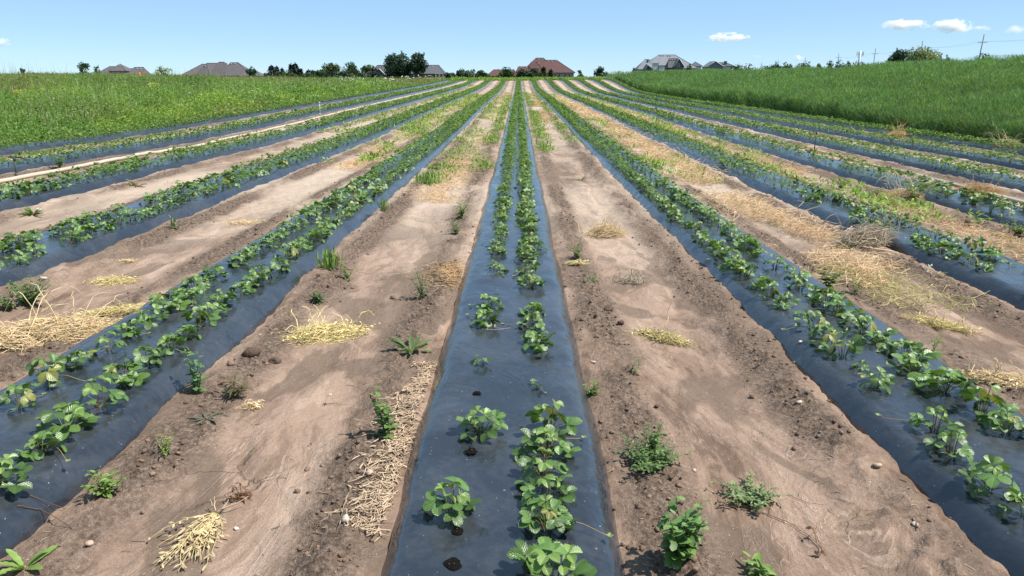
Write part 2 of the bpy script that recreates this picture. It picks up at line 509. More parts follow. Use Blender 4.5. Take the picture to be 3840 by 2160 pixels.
def plastic_mat():
    m, nt, b = new_mat("black_plastic_mulch")
    L = nt.links
    tc = N(nt, "ShaderNodeTexCoord"); o = tc.outputs["Object"]
    d1 = noise(nt, o, 1.6, 5, .62, .6)
    d2 = noise(nt, o, 26, 4, .65)
    dust = ramp(nt, [(.45, (0, 0, 0)), (.76, (1, 1, 1))])
    L.new(math_n(nt, 'ADD', math_n(nt, 'MULTIPLY', d1, .7), math_n(nt, 'MULTIPLY', d2, .3)), dust.inputs[0])
    c = mix(nt, math_n(nt, 'MULTIPLY', dust.outputs[0], .5), (.021, .025, .033), (.11, .116, .124))
    sp_ = noise(nt, o, 75, 1, .5)
    spr = ramp(nt, [(.765, (0, 0, 0)), (.785, (1, 1, 1))]); L.new(sp_, spr.inputs[0])
    c = mix(nt, math_n(nt, 'MULTIPLY', spr.outputs[0], .55), c, (.42, .42, .42))
    L.new(c, b.inputs["Base Color"])
    rr = math_n(nt, 'ADD', .13, math_n(nt, 'MULTIPLY', dust.outputs[0], .26))
    L.new(rr, b.inputs["Roughness"])
    b.inputs["Specular IOR Level"].default_value = .75
    b.inputs["IOR"].default_value = 1.5
    wr = noise(nt, o, 1.0, 4, .6, 1.5, (9, 3.2, 9))
    wf = noise(nt, o, 60, 3, .6)
    wb = noise(nt, o, 1.0, 3, .5, 2.5, (5.5, 2.2, 5))
    wv = N(nt, "ShaderNodeTexWave"); wv.bands_direction = 'DIAGONAL'
    wv.inputs["Scale"].default_value = 13; wv.inputs["Distortion"].default_value = 7; wv.inputs["Detail"].default_value = 2
    L.new(o, wv.inputs["Vector"])
    wm = ramp(nt, [(.52, (0, 0, 0)), (.66, (1, 1, 1))]); L.new(noise(nt, o, 2.7, 2), wm.inputs[0])
    hh = math_n(nt, 'ADD', math_n(nt, 'MULTIPLY', wr, 1.6), math_n(nt, 'MULTIPLY', wf, .28))
    hh = math_n(nt, 'ADD', hh, math_n(nt, 'MULTIPLY', math_n(nt, 'MULTIPLY', wv.outputs["Fac"], wm.outputs[0]), .22))
    L.new(bump(nt, hh, .17, .010, bump(nt, wb, .13, .05)), b.inputs["Normal"])
    return m

def plain_mat(name, col, rough=.7, var=.12, scale=3., spec=.3, stretch=None, bumpy=0.):
    m, nt, b = new_mat(name)
    tc = N(nt, "ShaderNodeTexCoord")
    nz = noise(nt, tc.outputs["Object"], scale, 4, .6, 0, stretch)
    r = ramp(nt, [(.3, tuple(x * (1 - var) for x in col)), (.7, tuple(min(1, x * (1 + var)) for x in col))])
    nt.links.new(nz, r.inputs[0]); nt.links.new(r.outputs[0], b.inputs["Base Color"])
    b.inputs["Roughness"].default_value = rough; b.inputs["Specular IOR Level"].default_value = spec
    if bumpy: nt.links.new(bump(nt, nz, bumpy, .05), b.inputs["Normal"])
    return m

M_SOIL = soil_mat()
M_PLASTIC = plastic_mat()
M_SLEAF = strawberry_leaf_mat()
M_FOL = attr_mat("weed_leaf", .5, .28, .4, .2, 30)
M_FIELD = attr_mat("field_foliage", .55, .36, .3, .15, 1.5)
M_TREE = attr_mat("tree_foliage", .6, .22, .25, .25, .5)
M_STEM = attr_mat("green_stem", .5, 0, .4, .15, 40)
M_STRAW = attr_mat("dry_straw", .7, .12, .25, .22, 25)
M_CLOD = attr_mat("soil_clod", .95, 0, .1, .3, 60, .5)
M_STONE = attr_mat("field_stone", .85, 0, .2, .2, 45, .3)
M_BARK = plain_mat("bark", (.12, .095, .07), .9, .3, 2., .1)
M_HOSE = plain_mat("cream_hose", (.47, .40, .305), .55, .1, 2.)
M_DARKMETAL = plain_mat("dark_riser", (.06, .06, .06), .5, .1)
M_PALE = plain_mat("pale_riser", (.6, .6, .58), .5, .05)
M_POLE = plain_mat("weathered_pole", (.16, .135, .11), .9, .2, 1., .1, (4, 4, .5))
M_WIRE = plain_mat("wire", (.10, .10, .11), .5, .05)

# ------------------------------------------------------------------ ground: one sheet to the horizon
def axis(fine_end, step, grow, far, g2):
    a = [0.0]; s = step
    while a[-1] < fine_end: a.append(a[-1] + s)
    while a[-1] < 16: s *= 1 + grow; a.append(a[-1] + s)
    while a[-1] < far: s *= 1 + g2; a.append(a[-1] + s)
    return np.array(a)
def build_ground():
    xp = axis(3.2, .024, .012, 6000, .14)
    xs = np.concatenate([-xp[:0:-1], xp])
    ys = [1.6]
    while ys[-1] < 150: ys.append(ys[-1] + max(.016, .0062 * ys[-1]))
    while ys[-1] < 9000: ys.append(ys[-1] * 1.09)
    ys = np.concatenate([[-300, -80, -20, -6, -2, 0, .7, 1.2], ys])
    X, Y = np.meshgrid(xs, ys)
    Z = ground_z(X, Y)
    bd, k = bed_dist(X)
    infield = ((X > BX0 - .9) & (X < BX1 + .75)).astype(float) * (1 - sstep(114, 120, Y))
    sh = np.exp(-((bd - .62) / .14) ** 2)
    pn = fbm(X * 2.2, Y * 1.4, 61, 4)
    clod = np.clip(sh * (2.6 * pn - .35) * 1.2, 0, 1) * infield
    # weedy, unplanted ground outside the beds and beyond the crest
    edge_l = BX0 - .75 + .35 * (fbm(X * .4, Y * .4, 9, 3) - .5)
    edge_r = BX1 + .62 + .3 * (fbm(X * .4, Y * .4, 10, 3) - .5)
    veg = np.clip(np.maximum(sstep(0, .25, edge_l - X), sstep(0, .25, X - edge_r)) + sstep(115, 121, Y), 0, 1)
    dry = sstep(.42, .62, fbm(X * .35 + 2, Y * .12, 66, 3)) * sstep(5, 12, Y) * infield
    dry = np.maximum(dry, (.35 + .55 * sstep(.35, .6, fbm(X * 1.4, Y * .5, 67, 3))) * sstep(9, 24, Y) * infield)
    C = np.stack([clod, veg, dry], -1)
    ny, nx = X.shape
    idx = np.arange(ny * nx).reshape(ny, nx)
    Q = np.stack([idx[:-1, :-1], idx[:-1, 1:], idx[1:, 1:], idx[1:, :-1]], -1).reshape(-1, 4)
    mb = MB(); mb.add(np.stack([X, Y, Z], -1), Q, None, C.reshape(-1, 3))
    return tag(mb.build("ground", M_SOIL), "tan washed farm soil between the plastic beds", "ground", None, "structure")
build_ground()

# ------------------------------------------------------------------ the plastic-covered beds
ORD = ["zeroth", "first", "second", "third", "fourth", "fifth", "sixth"]
def bed_name(k):
    if k == 0: return "centre bed"
    return f"{ORD[abs(k)]} bed toward the {'meadow' if k < 0 else 'tall crop'}"
BED_OBJ = {}
def build_bed(k, xc):
    y = [1.0]
    while y[-1] < ROW_END: y.append(y[-1] + max(.02, .006 * y[-1]))
    y = np.array(y); y = y[y < ROW_END]; n = len(y)
    prof = np.concatenate([-BDX[:0:-1], BDX]); pz = np.concatenate([BDZ[:0:-1], BDZ])
    # finer cross-section on top
    px = np.unique(np.concatenate([prof, np.linspace(-.31, .31, 25)])); pzz = np.interp(px, prof, pz)
    Yg, Xg = np.meshgrid(y, px, indexing='ij')
    hw = bed_half(xc, y)[:, None]
    X = xc + Xg * hw + .012 * (fbm(Yg * 2.1, Xg * 0 + k, 19, 3) - .5) * (np.abs(Xg) > .3)
    Z = H(xc + Xg, Yg) + pzz[None]
    top = (np.abs(Xg) < .34)
    Z = Z + top * (.030 * (fbm(X * 2.2, Yg * 1.5, 77, 3) - .5) + .009 * (fbm(X * 12, Yg * 5, 78, 3) - .5))
    side = (np.abs(Xg) >= .33) & (np.abs(Xg) < .41)
    Z = Z + side * .02 * (fbm(X * 6, Yg * 5, 79, 3) - .5)
    ny, nx = X.shape
    idx = np.arange(ny * nx).reshape(ny, nx)
    Q = np.stack([idx[:-1, :-1], idx[:-1, 1:], idx[1:, 1:], idx[1:, :-1]], -1).reshape(-1, 4)
    mb = MB(); mb.add(np.stack([X, Yg, Z], -1), Q)
    o = mb.build("plastic_mulch_bed", M_PLASTIC)
    lab = {0: "black plastic planting bed between the two widest soil alleys, with empty planting holes"}.get(
        k, f"black plastic planting bed, {ORD[abs(k)]} from the centre bed toward the {'wildflower meadow' if k < 0 else 'tall green crop'}")
    BED_OBJ[k] = tag(o, lab, "planting bed", "black plastic beds running up the field")
for k, xc in zip(range(-5, 7), BEDS): build_bed(k, xc)
def bed_top(x, y): return float(surf_z(np.array(x), np.array(y)))

# ------------------------------------------------------------------ strawberry plants
LT = np.array([0, .12, .3, .5, .68, .82, .93, 1.0]); LW = np.array([.10, .42, .80, .98, 1.0, .84, .52, .18])
def leaflet(mb, base, d, nrm, L, W, nu, nv, col, fold=.25, curl=.3, serr=.07):
    d = unit(d); s = unit(np.cross(d, nrm)); u = np.cross(s, d)
    t = np.linspace(0, 1, nu + 1); q = np.linspace(-1, 1, nv + 1)
    w = np.interp(t, LT, LW) * W * .5
    Tt, Qq = np.meshgrid(t, q, indexing='ij')
    Ww = np.repeat(w[:, None], nv + 1, 1)
    edge = (np.abs(Qq) > .99)
    Ww = Ww * (1 + edge * serr * np.where((np.arange(nu + 1) % 2)[:, None] == 0, 1, -1))
    rel = .012 * L * np.cos((Tt * 5.5 - np.abs(Qq) * 2.6) * math.pi) * np.minimum(np.abs(Qq) * 2, 1) * (1 - edge) if nu > 5 else 0
    z = fold * np.abs(Qq) * Ww - curl * L * Tt ** 2 + rel
    V = base + d * (Tt * L)[..., None] + s * (Qq * Ww)[..., None] + u * z[..., None]
    n1 = nv + 1
    idx = np.arange((nu + 1) * n1).reshape(nu + 1, n1)
    Q = np.stack([idx[:-1, :-1], idx[:-1, 1:], idx[1:, 1:], idx[1:, :-1]], -1).reshape(-1, 4)
    U = np.stack([Qq, Tt, Qq * 0], -1)
    mb.add(V, Q, None, col, U)

def plant_mesh(seed, hd, nleaf, spread=1.0, tall=1.0):
    rng = np.random.default_rng(seed)
    fol, stm = MB(), MB()
    nu, nv = (14, 6) if hd else (5, 2)
    for i in range(nleaf):
        f = (i + .5) / nleaf                         # 0 = young centre leaf, 1 = outer leaf
        az = i * 2.39996 + rng.normal() * .35
        r = (.014 + .075 * f ** .8 * rng.uniform(.75, 1.25)) * spread
        hz = (.102 - .075 * f + rng.normal() * .016) * tall
        out = np.array([math.cos(az), math.sin(az), 0.])
        E = out * r + np.array([0, 0, max(hz, .025)])
        B = out * .012
        mid = (B + E) * .5 + np.array([0, 0, .02]) - out * r * .12
        tt = np.linspace(0, 1, 6 if hd else 4)[:, None]
        path = (1 - tt) ** 2 * B + 2 * tt * (1 - tt) * mid + tt ** 2 * E
        red = rng.random() < .3
        tube(stm, path, np.linspace(.0022, .0016, len(path)), 5 if hd else 3, (.16, .09, .04) if red else (.13, .17, .05), cap=False)
        tilt = rng.uniform(-.75, 1.0) * (.6 + .6 * f)
        nrm = unit(np.array([0, 0, 1.]) + out * tilt + rng.normal(size=3) * .3)
        h = unit(out * (.9) + rng.normal(size=3) * .25); h = unit(h - nrm * np.dot(h, nrm))
        sd = np.cross(nrm, h)
        young = f < .3
        L0 = rng.uniform(.041, .064) * (.75 if young else 1.0) * (.8 + .2 * spread)
        g = rng.uniform(.6, 1.4)
        c = np.array([.088, .164, .038]) * g
        if young: c = np.array([.17, .265, .065]) * rng.uniform(.85, 1.15)
        if rng.random() < .045: c = np.array([.21, .22, .05])
        fold = rng.uniform(.12, .45) + (.35 if young else 0); curl = rng.uniform(.05, .35)
        for ang, k in ((0, 1.0), (1.25, .93), (-1.25, .93)):
            dd = h * math.cos(ang) + sd * math.sin(ang)
            nn = unit(nrm + dd * -.12 + rng.normal(size=3) * .08)
            leaflet(fol, E + dd * .004, dd, nn, L0 * k, L0 * k * rng.uniform(.70, .90), nu, nv, c * rng.uniform(.92, 1.08), fold, curl, (.11 if hd else 0))
    return fol.data("foliage", M_SLEAF), stm.data("stems", M_STEM)

def runner_mesh(seed):
    rng = np.random.default_rng(seed); mb = MB()
    L = rng.uniform(.16, .30)
    t = np.linspace(0, 1, 8)[:, None]
    path = np.concatenate([t * L, .03 * np.sin(t * 3 + seed), .05 * np.sin(t * math.pi) * (1 - t) + .012], 1)
    tube(mb, path, .0016, 5, (.32, .22, .11), cap=True)
    for i in range(4):
        d = unit(np.array([math.cos(i * 1.7), math.sin(i * 1.7), .6]))
        leaflet(mb, path[-1], d, unit(np.array([-d[0] * .5, -d[1] * .5, 1])), .018, .014, 4, 2, (.16, .22, .06), .3, .1, 0)
    return mb.data("runner", M_STEM)
HD = [plant_mesh(100 + i, True, n, s, t) for i, (n, s, t) in enumerate(
    [(12, 1, 1), (14, 1.05, 1), (11, .95, 1.1), (16, 1.1, 1.0), (13, 1, .9), (9, .9, 1.05), (17, 1.1, 1.1), (12, 1.1, .85)])]
SMALL = [plant_mesh(200 + i, True, n, .7, .8) for i, n in enumerate([4, 5, 6])]
MD = [plant_mesh(300 + i, False, n, 1.05, 1.05) for i, n in enumerate([11, 13, 14, 12, 16])]
RUN = [runner_mesh(i) for i in range(4)]
def berry_mesh():
    mb = MB(); n = 8
    V = []; Q = []
    for i, (z, r) in enumerate([(0, .002), (-.006, .009), (-.013, .0115), (-.021, .009), (-.028, .002)]):
        for j in range(n):
            a = j * 2 * math.pi / n; V.append((r * math.cos(a), r * math.sin(a), z))
    for i in range(4):
        for j in range(n): Q.append((i * n + j, i * n + (j + 1) % n, (i + 1) * n + (j + 1) % n, (i + 1) * n + j))
    mb.add(V, Q, None, (.33, .02, .015))
    return mb.data("strawberry", M_STEM)
BERRY = berry_mesh()

LINE = .145
lines = {}
def bed_plants(k, s):
    """(y, scale) along one planting line, from the near end to the crest"""
    rng = np.random.default_rng(500 + k * 10 + (s > 0))
    y0 = 1.35 + rng.uniform(0, .25)
    out = []
    if k == 0:
        spec = [(1165, 1292, 1.12), (1205, 1090, 1.05), (1212, 918, .72), (1225, 815, 1.0), (1232, 775, .95), (1243, 683, .85), (1245, 640, .85)] if s < 0 else \
               [(1398, 1470, 1.25), (1388, 1330, 1.0), (1383, 1268, 1.05), (1372, 1205, 1.1), (1364, 1140, 1.0), (1358, 1085, 1.2), (1360, 972, .55),
                (1342, 872, 1.05), (1337, 826, 1.0), (1333, 792, .95), (1342, 722, 1.1), (1336, 690, 1.0), (1334, 655, 1.0)]
        for px, py, sc in spec:
            d = ray(px * 1.4907, py * 1.4907); t = (CAMZ - .126) / -d.z
            out.append((d.y * t, sc))
        y0 = max(o[0] for o in out) + .25
    gap = {(-1, -1): .04, (-1, 1): .03, (1, -1): .03, (1, 1): .04, (2, -1): .45, (2, 1): .06, (3, -1): .5, (3, 1): .10, (0, -1): .12}.get((k, s), .07)
    y = y0
    while y < ROW_END - .5:
        if k == 0 and s < 0: sc0 = .82 if y < 11 else .95
        else: sc0 = 1.0
        g = gap if y < 30 else gap * .35
        if rng.random() > g:
            out.append((y, float(np.clip(rng.normal(sc0 * 1.02, .15), .6, 1.35))))
        y += rng.uniform(.18, .28)
    return sorted(out)
ALL = []
for k, xc in zip(range(-5, 7), BEDS):
    for s in (-1, 1):
        pl = bed_plants(k, s); lines[(k, s)] = pl
        for i, (y, sc) in enumerate(pl):
            rng = np.random.default_rng(int(y * 1000) + (k + 6) * 7919 + s + 2)
            x = xc + (s * LINE if k == 0 else s * .172 - .05 * np.sign(k)) + rng.normal() * .02
            ALL.append([k, s, i, x, y, sc])
A = np.array([a[3:6] for a in ALL])
AZ = surf_z(A[:, 0], A[:, 1])
ppx, ppy, pzc = project(A[:, 0], A[:, 1], AZ + .06)
vis = (ppx > -50) & (ppx < 3890) & (ppy < 2210) & (ppy > 0)
order = np.argsort(-np.where(vis, A[:, 2] / pzc, -1))
near_ids = set(int(i) for i in order[:300])
outside = [i for i in range(len(ALL)) if i not in near_ids and not vis[i]]
TENS = ["", "tenth", "twentieth", "thirtieth", "fortieth", "fiftieth", "sixtieth", "seventieth"]
TN = ["", "ten", "twenty", "thirty", "forty", "fifty", "sixty", "seventy"]
UN = ["", "first", "second", "third", "fourth", "fifth", "sixth", "seventh", "eighth", "ninth", "tenth", "eleventh", "twelfth", "thirteenth",
      "fourteenth", "fifteenth", "sixteenth", "seventeenth", "eighteenth", "nineteenth"]
def ordw(n):
    if n < 20: return UN[n]
    return TENS[n // 10] if n % 10 == 0 else TN[n // 10] + "-" + UN[n % 10]
cnt = {}
berries = 0
for j in sorted(near_ids, key=lambda i: (ALL[i][0], ALL[i][1], ALL[i][4])):
    k, s, i, x, y, sc = ALL[j]
    cnt[(k, s)] = n = cnt.get((k, s), 0) + 1
    rng = np.random.default_rng(j * 13 + 5)
    side = "meadow-side" if s < 0 else "crop-side"
    size = "big " if sc > 1.14 else ("small " if sc < .8 else "")
    lab = f"{size}strawberry plant, {ordw(n)} up the {side} line of the {bed_name(k)}"
    o = thing("strawberry_plant", lab, "strawberry plant", (x, y, float(AZ[j]) - .004), rng.uniform(0, 6.28), "strawberry plants on the black beds")
    o.scale = (sc * .86,) * 3
    dist = pzc[j]
    if sc < .78: fm, sm = SMALL[int(rng.integers(3))]
    elif dist < 8: fm, sm = HD[int(rng.integers(len(HD)))]
    else: fm, sm = MD[int(rng.integers(len(MD)))]
    link("foliage", fm, o); link("stems", sm, o)
    if dist < 7 and rng.random() < .34:
        rr = link("runner", RUN[int(rng.integers(4))], o); rr.rotation_euler = (0, 0, rng.uniform(0, 6.28))
    if dist < 7 and berries < 4 and rng.random() < .09 and k != 0:
        berries += 1
        bb = link("strawberry", BERRY, o, (.07, .02, .032))

# every plant farther up the field, in one mesh
def far_strawberries():
    ids = [i for i in range(len(ALL)) if i not in near_ids and (A[i, 1] > 4)]
    ids = np.array(ids)
    mb = MB()
    y = A[ids, 1]
    for lo, hi, nl, lf in ((0, 22, 26, .062), (22, 45, 16, .085), (45, 130, 9, .13)):
        sel = ids[(y >= lo) & (y < hi)]
        if not len(sel): continue
        n = len(sel) * nl
        b = np.repeat(np.stack([A[sel, 0], A[sel, 1], AZ[sel]], 1), nl, 0)
        sc = np.repeat(A[sel, 2], nl) * .92
        az = RNG.uniform(0, 6.283, n); f = RNG.random(n)
        r = (.01 + .125 * f ** .7) * sc
        out = np.stack([np.cos(az), np.sin(az), az * 0], 1)
        pos = b + out * r[:, None]; pos[:, 2] += (.14 - .08 * f + RNG.normal(size=n) * .02) * sc
        d = unit(out + RNG.normal(size=(n, 3)) * .5); d[:, 2] = d[:, 2] * .4 - .12
        nrm = unit(np.array([0, 0, 1.]) + out * .5 + RNG.normal(size=(n, 3)) * .35)
        g = RNG.uniform(.7, 1.35, n)[:, None]
        c = np.where(RNG.random(n)[:, None] < .14, np.array([.23, .30, .08]), np.array([.108, .185, .045])) * g
        L = lf * sc * RNG.uniform(.75, 1.15, n)
        kites(mb, pos - d * (L * .5)[:, None], d, nrm, L, L * .9, c, .25)
        # petioles
        m = len(sel) * 4
        b2 = np.repeat(np.stack([A[sel, 0], A[sel, 1], AZ[sel]], 1), 4, 0)
        dd = unit(np.stack([RNG.normal(size=m) * .5, RNG.normal(size=m) * .5, np.ones(m)], 1))
        blades(mb, b2, dd, .10, .008 if lo < 22 else .012, (.07, .09, .03))
    return tag(mb.build("strawberry_plants", M_FIELD), "dense rows of strawberry plants farther up the black beds", "strawberry rows", None, "stuff")
far_strawberries()

# centre bed's empty planting holes: flat discs, inner shade put into near-black colour
for px, py, r in ((1200, 990, .016), (1152, 1338, .018), (1140, 1417, .022), (1354, 901, .014), (1185, 1137, .020)):
    p = G(px, py)
    mb = MB(); n = 14
    rng = np.random.default_rng(px)
    ang = np.arange(n) * 2 * math.pi / n
    rr = r * rng.uniform(.75, 1.25, n)
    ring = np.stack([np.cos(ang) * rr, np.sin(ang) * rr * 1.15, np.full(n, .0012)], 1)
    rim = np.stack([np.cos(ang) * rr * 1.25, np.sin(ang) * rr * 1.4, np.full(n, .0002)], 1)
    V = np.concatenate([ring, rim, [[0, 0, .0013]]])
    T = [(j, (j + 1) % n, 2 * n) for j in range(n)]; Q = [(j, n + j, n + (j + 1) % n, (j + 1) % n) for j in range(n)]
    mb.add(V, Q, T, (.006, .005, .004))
    for q in range(2):
        a = rng.uniform(0, 6.28); rad = r * rng.uniform(0, .8)
        lump(mb, (math.cos(a) * rad, math.sin(a) * rad, .004), np.array([.004, .004, .003]) * rng.uniform(.7, 1.4), (.07, .05, .035), q + px)
    h = mb.build("planting_hole", M_CLOD, BED_OBJ[0], loc=(p.x, p.y, p.z + .001))

# ------------------------------------------------------------------ weeds
GREEN = np.array([.135, .22, .058])
def weed_bushy(seed, h, spread, nst, leafL, leafW, nl, col=GREEN, hd=True, erect=1.0, curve=.3):
    rng = np.random.default_rng(seed); fol, stm = MB(), MB()
    for s_ in range(nst):
        az = s_ * 2.4 + rng.normal() * .4
        lean = spread * (rng.uniform(.25, 1.0) if nst > 1 else .12)
        hh = h * rng.uniform(.65, 1.05) if s_ else h
        t = np.linspace(0, 1, 8)[:, None]
        out = np.array([[math.cos(az), math.sin(az), 0]])
        path = out * lean * t ** (1 + curve) + np.array([[0, 0, 1.]]) * hh * (t ** (1.0 if erect >= 1 else 1 + .0)) * (1 - .25 * (1 - erect) * t)
        path = path + np.cumsum(rng.normal(size=(8, 3)) * .004, 0)
        path[:, 2] = np.maximum(path[:, 2], .002)
        tube(stm, path, np.linspace(.0034, .0012, 8) * (1 if h > .15 else .7), 4, col * np.array([1.25, .95, .9]), cap=False)
        for i in range(nl):
            f = .12 + .88 * (i + rng.random() * .6) / nl
            k = f * 7; i0 = min(int(k), 6); pos = path[i0] + (path[i0 + 1] - path[i0]) * (k - i0)
            a2 = i * 2.4 + rng.normal() * .3
            d = np.array([math.cos(a2), math.sin(a2), rng.uniform(-.1, .7)])
            L = leafL * (1.05 - .45 * f) * rng.uniform(.7, 1.15)
            c = col * rng.uniform(.75, 1.25) * (1 + .35 * max(0, f - .7))
            nrm = unit(np.array([0, 0, 1.]) - .3 * d + rng.normal(size=3) * .25)
            leaflet(fol, pos, d, nrm, L, leafW * L, 5 if hd else 3, 2, c, rng.uniform(.1, .35), rng.uniform(0, .4), .06 if hd else 0)
    return fol, stm
def weed_rosette(seed, n, L, W, col=GREEN, lift=.35, flower=None):
    rng = np.random.default_rng(seed); fol, stm = MB(), MB()
    for i in range(n):
        az = i * 2.4 + rng.normal() * .25; l = L * rng.uniform(.6, 1.1)
        d = np.array([math.cos(az), math.sin(az), lift * rng.uniform(.3, 1.6)])
        leaflet(fol, np.array([math.cos(az), math.sin(az), .3]) * .006, d, unit(np.array([0, 0, 1.]) - d * .25 + rng.normal(size=3) * .1), l, l * W, 9, 2,
                col * rng.uniform(.75, 1.25), .3, rng.uniform(.1, .5), .12)
    tube(stm, [(0, 0, 0), (0, 0, .012)], .006, 5, col * .8)
    return fol, stm
def grass_tuft(seed, n, h, spread, col=GREEN):
    rng = np.random.default_rng(seed); fol, stm = MB(), MB()
    for i in range(n):
        az = rng.uniform(0, 6.28); r = spread * rng.uniform(0, .45); l = h * rng.uniform(.5, 1.1)
        b = np.array([math.cos(az) * r, math.sin(az) * r, 0])
        d = unit(np.array([math.cos(az) * rng.uniform(.1, .9), math.sin(az) * rng.uniform(.1, .9), 1.]))
        leaflet(fol, b, d, unit(np.array([math.cos(az), math.sin(az), .3])), l, .009 + .012 * rng.random(), 6, 2, col * rng.uniform(.7, 1.3), .15, rng.uniform(.2, .9), 0)
    tube(stm, [(0, 0, 0), (0, 0, .01)], .012, 6, col * .7)
    return fol, stm
def put_weed(name, label, cat, px, py, meshes, scale=1.0, group=None, dz=-.006):
    p = G(px, py)
    o = thing(name, label, cat, (p.x, p.y, p.z + dz), random.uniform(0, 6.28), group)
    o.scale = (scale,) * 3
    meshes[0].build("leaves", M_FOL, o); meshes[1].build("stem", M_STEM, o)
    return o
def W(*a, **k): put_weed(*a, **k)
YG = np.array([.19, .285, .07]); DK = np.array([.085, .15, .045]); GY = np.array([.15, .21, .09]); BR = np.array([.22, .19, .10])
W("weed", "tall upright pigweed on the soil just beside the centre bed's straw strip", "weed", 968, 1103, weed_bushy(1, .25, .04, 4, .055, .55, 17))
W("weed", "low bright green bushy weed against the plastic edge above the round stone", "weed", 268, 1248, weed_bushy(2, .10, .10, 12, .04, .45, 10, YG * .85))
W("weed", "thin yellowish wispy sprig of weed on tan soil near the meadow-side bed", "weed", 418, 1152, weed_bushy(3, .10, .07, 9, .018, .35, 10, YG * 1.1))
W("weed", "pale green leafy rosette in the corner soil below the plastic bed", "weed", 62, 1430, weed_rosette(4, 9, .10, .30, YG * 1.05, .8))
W("weed", "tall leafy weed leaning over the plastic edge beside strawberry plants", "weed", 497, 992, weed_bushy(5, .24, .07, 5, .05, .48, 15, np.array([.11, .21, .07])))
W("weed", "brownish wilting weed with narrow leaves beside the plastic edge", "weed", 595, 996, weed_bushy(6, .12, .11, 12, .07, .22, 6, BR * .75))
W("weed", "grey green flat dying rosette alone on the soil", "weed", 520, 1055, weed_rosette(7, 8, .09, .17, np.array([.15, .16, .10]), .25))
W("weed", "dandelion-like rosette with long toothed leaves beside the clod ridge", "weed", 1035, 886, weed_rosette(8, 15, .16, .20, np.array([.10, .15, .045]), .8))
W("weed", "spindly grey green thistle bush in the alley beside dry chips", "weed", 1062, 752, weed_bushy(9, .26, .10, 6, .045, .38, 15, GY))
W("weed", "bushy bright weed on the alley soil, upper of two close together", "weed", 1160, 546, weed_bushy(10, .22, .14, 9, .05, .4, 14, YG * .8))
W("weed", "small bushy weed on the alley soil, lower of two close together", "weed", 1146, 588, weed_bushy(11, .15, .09, 7, .045, .42, 12, YG * .72))
W("weed", "dark low tuft of weed on the brown crumbly soil ridge", "weed", 800, 762, weed_bushy(12, .10, .07, 10, .06, .26, 7, DK))
W("weed", "grassy weed clump spilling over the plastic edge", "weed", 832, 678, grass_tuft(13, 60, .16, .22, YG * 1.1))
W("weed", "upright weed just below the grassy clump at the plastic edge", "weed", 872, 706, weed_bushy(14, .13, .06, 5, .045, .4, 10, YG * .75))
W("weed", "wide tufted green weed beside the bed, largest in its alley", "weed", 1080, 466, grass_tuft(15, 150, .20, .5, YG * 1.15))
W("weed", "sprawling mat of dark leafy weed with a raised middle shoot", "weed", 1632, 1180, weed_bushy(16, .11, .20, 34, .036, .44, 17, np.array([.12, .19, .062]), erect=.6))
W("weed", "raised shoot of weed at the back of the sprawling mat", "weed", 1640, 1140, weed_bushy(17, .16, .06, 6, .04, .42, 14, np.array([.13, .205, .062])))
W("weed", "low wide purslane-like weed casting a thin shadow on bare soil", "weed", 1890, 1262, weed_bushy(18, .06, .17, 30, .034, .36, 16, np.array([.18, .24, .10]), erect=.7))
W("weed", "tall broad-leaved weed with big toothed leaves close to the centre bed", "weed", 1708, 1414, weed_bushy(19, .22, .10, 13, .056, .62, 15, np.array([.13, .225, .065])))
W("weed", "light green seedling cut off by the bottom edge of the photo", "weed", 1915, 1449, weed_bushy(20, .08, .04, 4, .06, .35, 8, YG))
W("weed", "small round weed tucked against the centre bed's plastic edge", "weed", 1490, 992, weed_bushy(21, .07, .05, 8, .03, .4, 10, YG * .8))
W("weed", "bushy fresh green weed on the crumbly strip beside the centre bed", "weed", 1450, 650, weed_bushy(22, .16, .10, 10, .035, .36, 13, YG * .7))
W("weed", "small grey rosette in the crumbly strip below the bushy weed", "weed", 1490, 708, weed_rosette(23, 12, .09, .22, GY, .8))
W("weed", "thin lone sprig with a few pale leaves on smooth soil", "weed", 1600, 945, weed_bushy(24, .12, .03, 2, .03, .4, 7, GY * .9))
W("weed", "large leafy weed clump against the second bed toward the meadow", "weed", 75, 770, weed_bushy(25, .22, .20, 14, .06, .45, 12, DK * 1.2))
W("weed", "small leafy weed below the large clump beside dry haulm", "weed", 22, 782, weed_bushy(26, .14, .10, 8, .05, .45, 10, DK * 1.3))
W("weed", "two-tone weed beside a pale stone under the third bed", "weed", 82, 540, weed_rosette(27, 18, .16, .22, YG * .7, .9))
W("weed", "narrow spiky weed growing at the second bed's plastic edge", "weed", 441, 574, grass_tuft(28, 16, .13, .08, GY))
W("weed", "reddish brown sprig on dark soil between two straw patches", "weed", 2440, 952, weed_rosette(29, 9, .10, .16, BR, 1.4))
W("weed", "young upright seedling on pale soil past the plastic bed", "weed", 2345, 890, weed_bushy(30, .13, .04, 2, .05, .5, 7, YG * .9))
W("weed", "small upright seedling in the crumbly soil beside wilted weeds", "weed", 2150, 742, weed_bushy(31, .13, .03, 3, .045, .4, 8, YG * .75))
W("weed", "broad green weed leaning over the plastic by dry straw's end", "weed", 2085, 722, weed_bushy(32, .14, .13, 7, .07, .6, 7, YG * .6))
W("weed", "feathery green bush in the alley straw beyond the second bed", "weed", 2115, 476, weed_bushy(33, .20, .20, 16, .05, .3, 12, YG * .7))
W("weed", "dark low bush at the plastic edge next to the feathery bush", "weed", 2205, 492, weed_bushy(34, .14, .16, 13, .05, .42, 10, YG * .6))
W("weed", "leafy weed patch sprouting through alley straw by the crop-side beds", "weed", 2300, 505, weed_bushy(35, .30, .3, 16, .06, .3, 14, YG * .75))
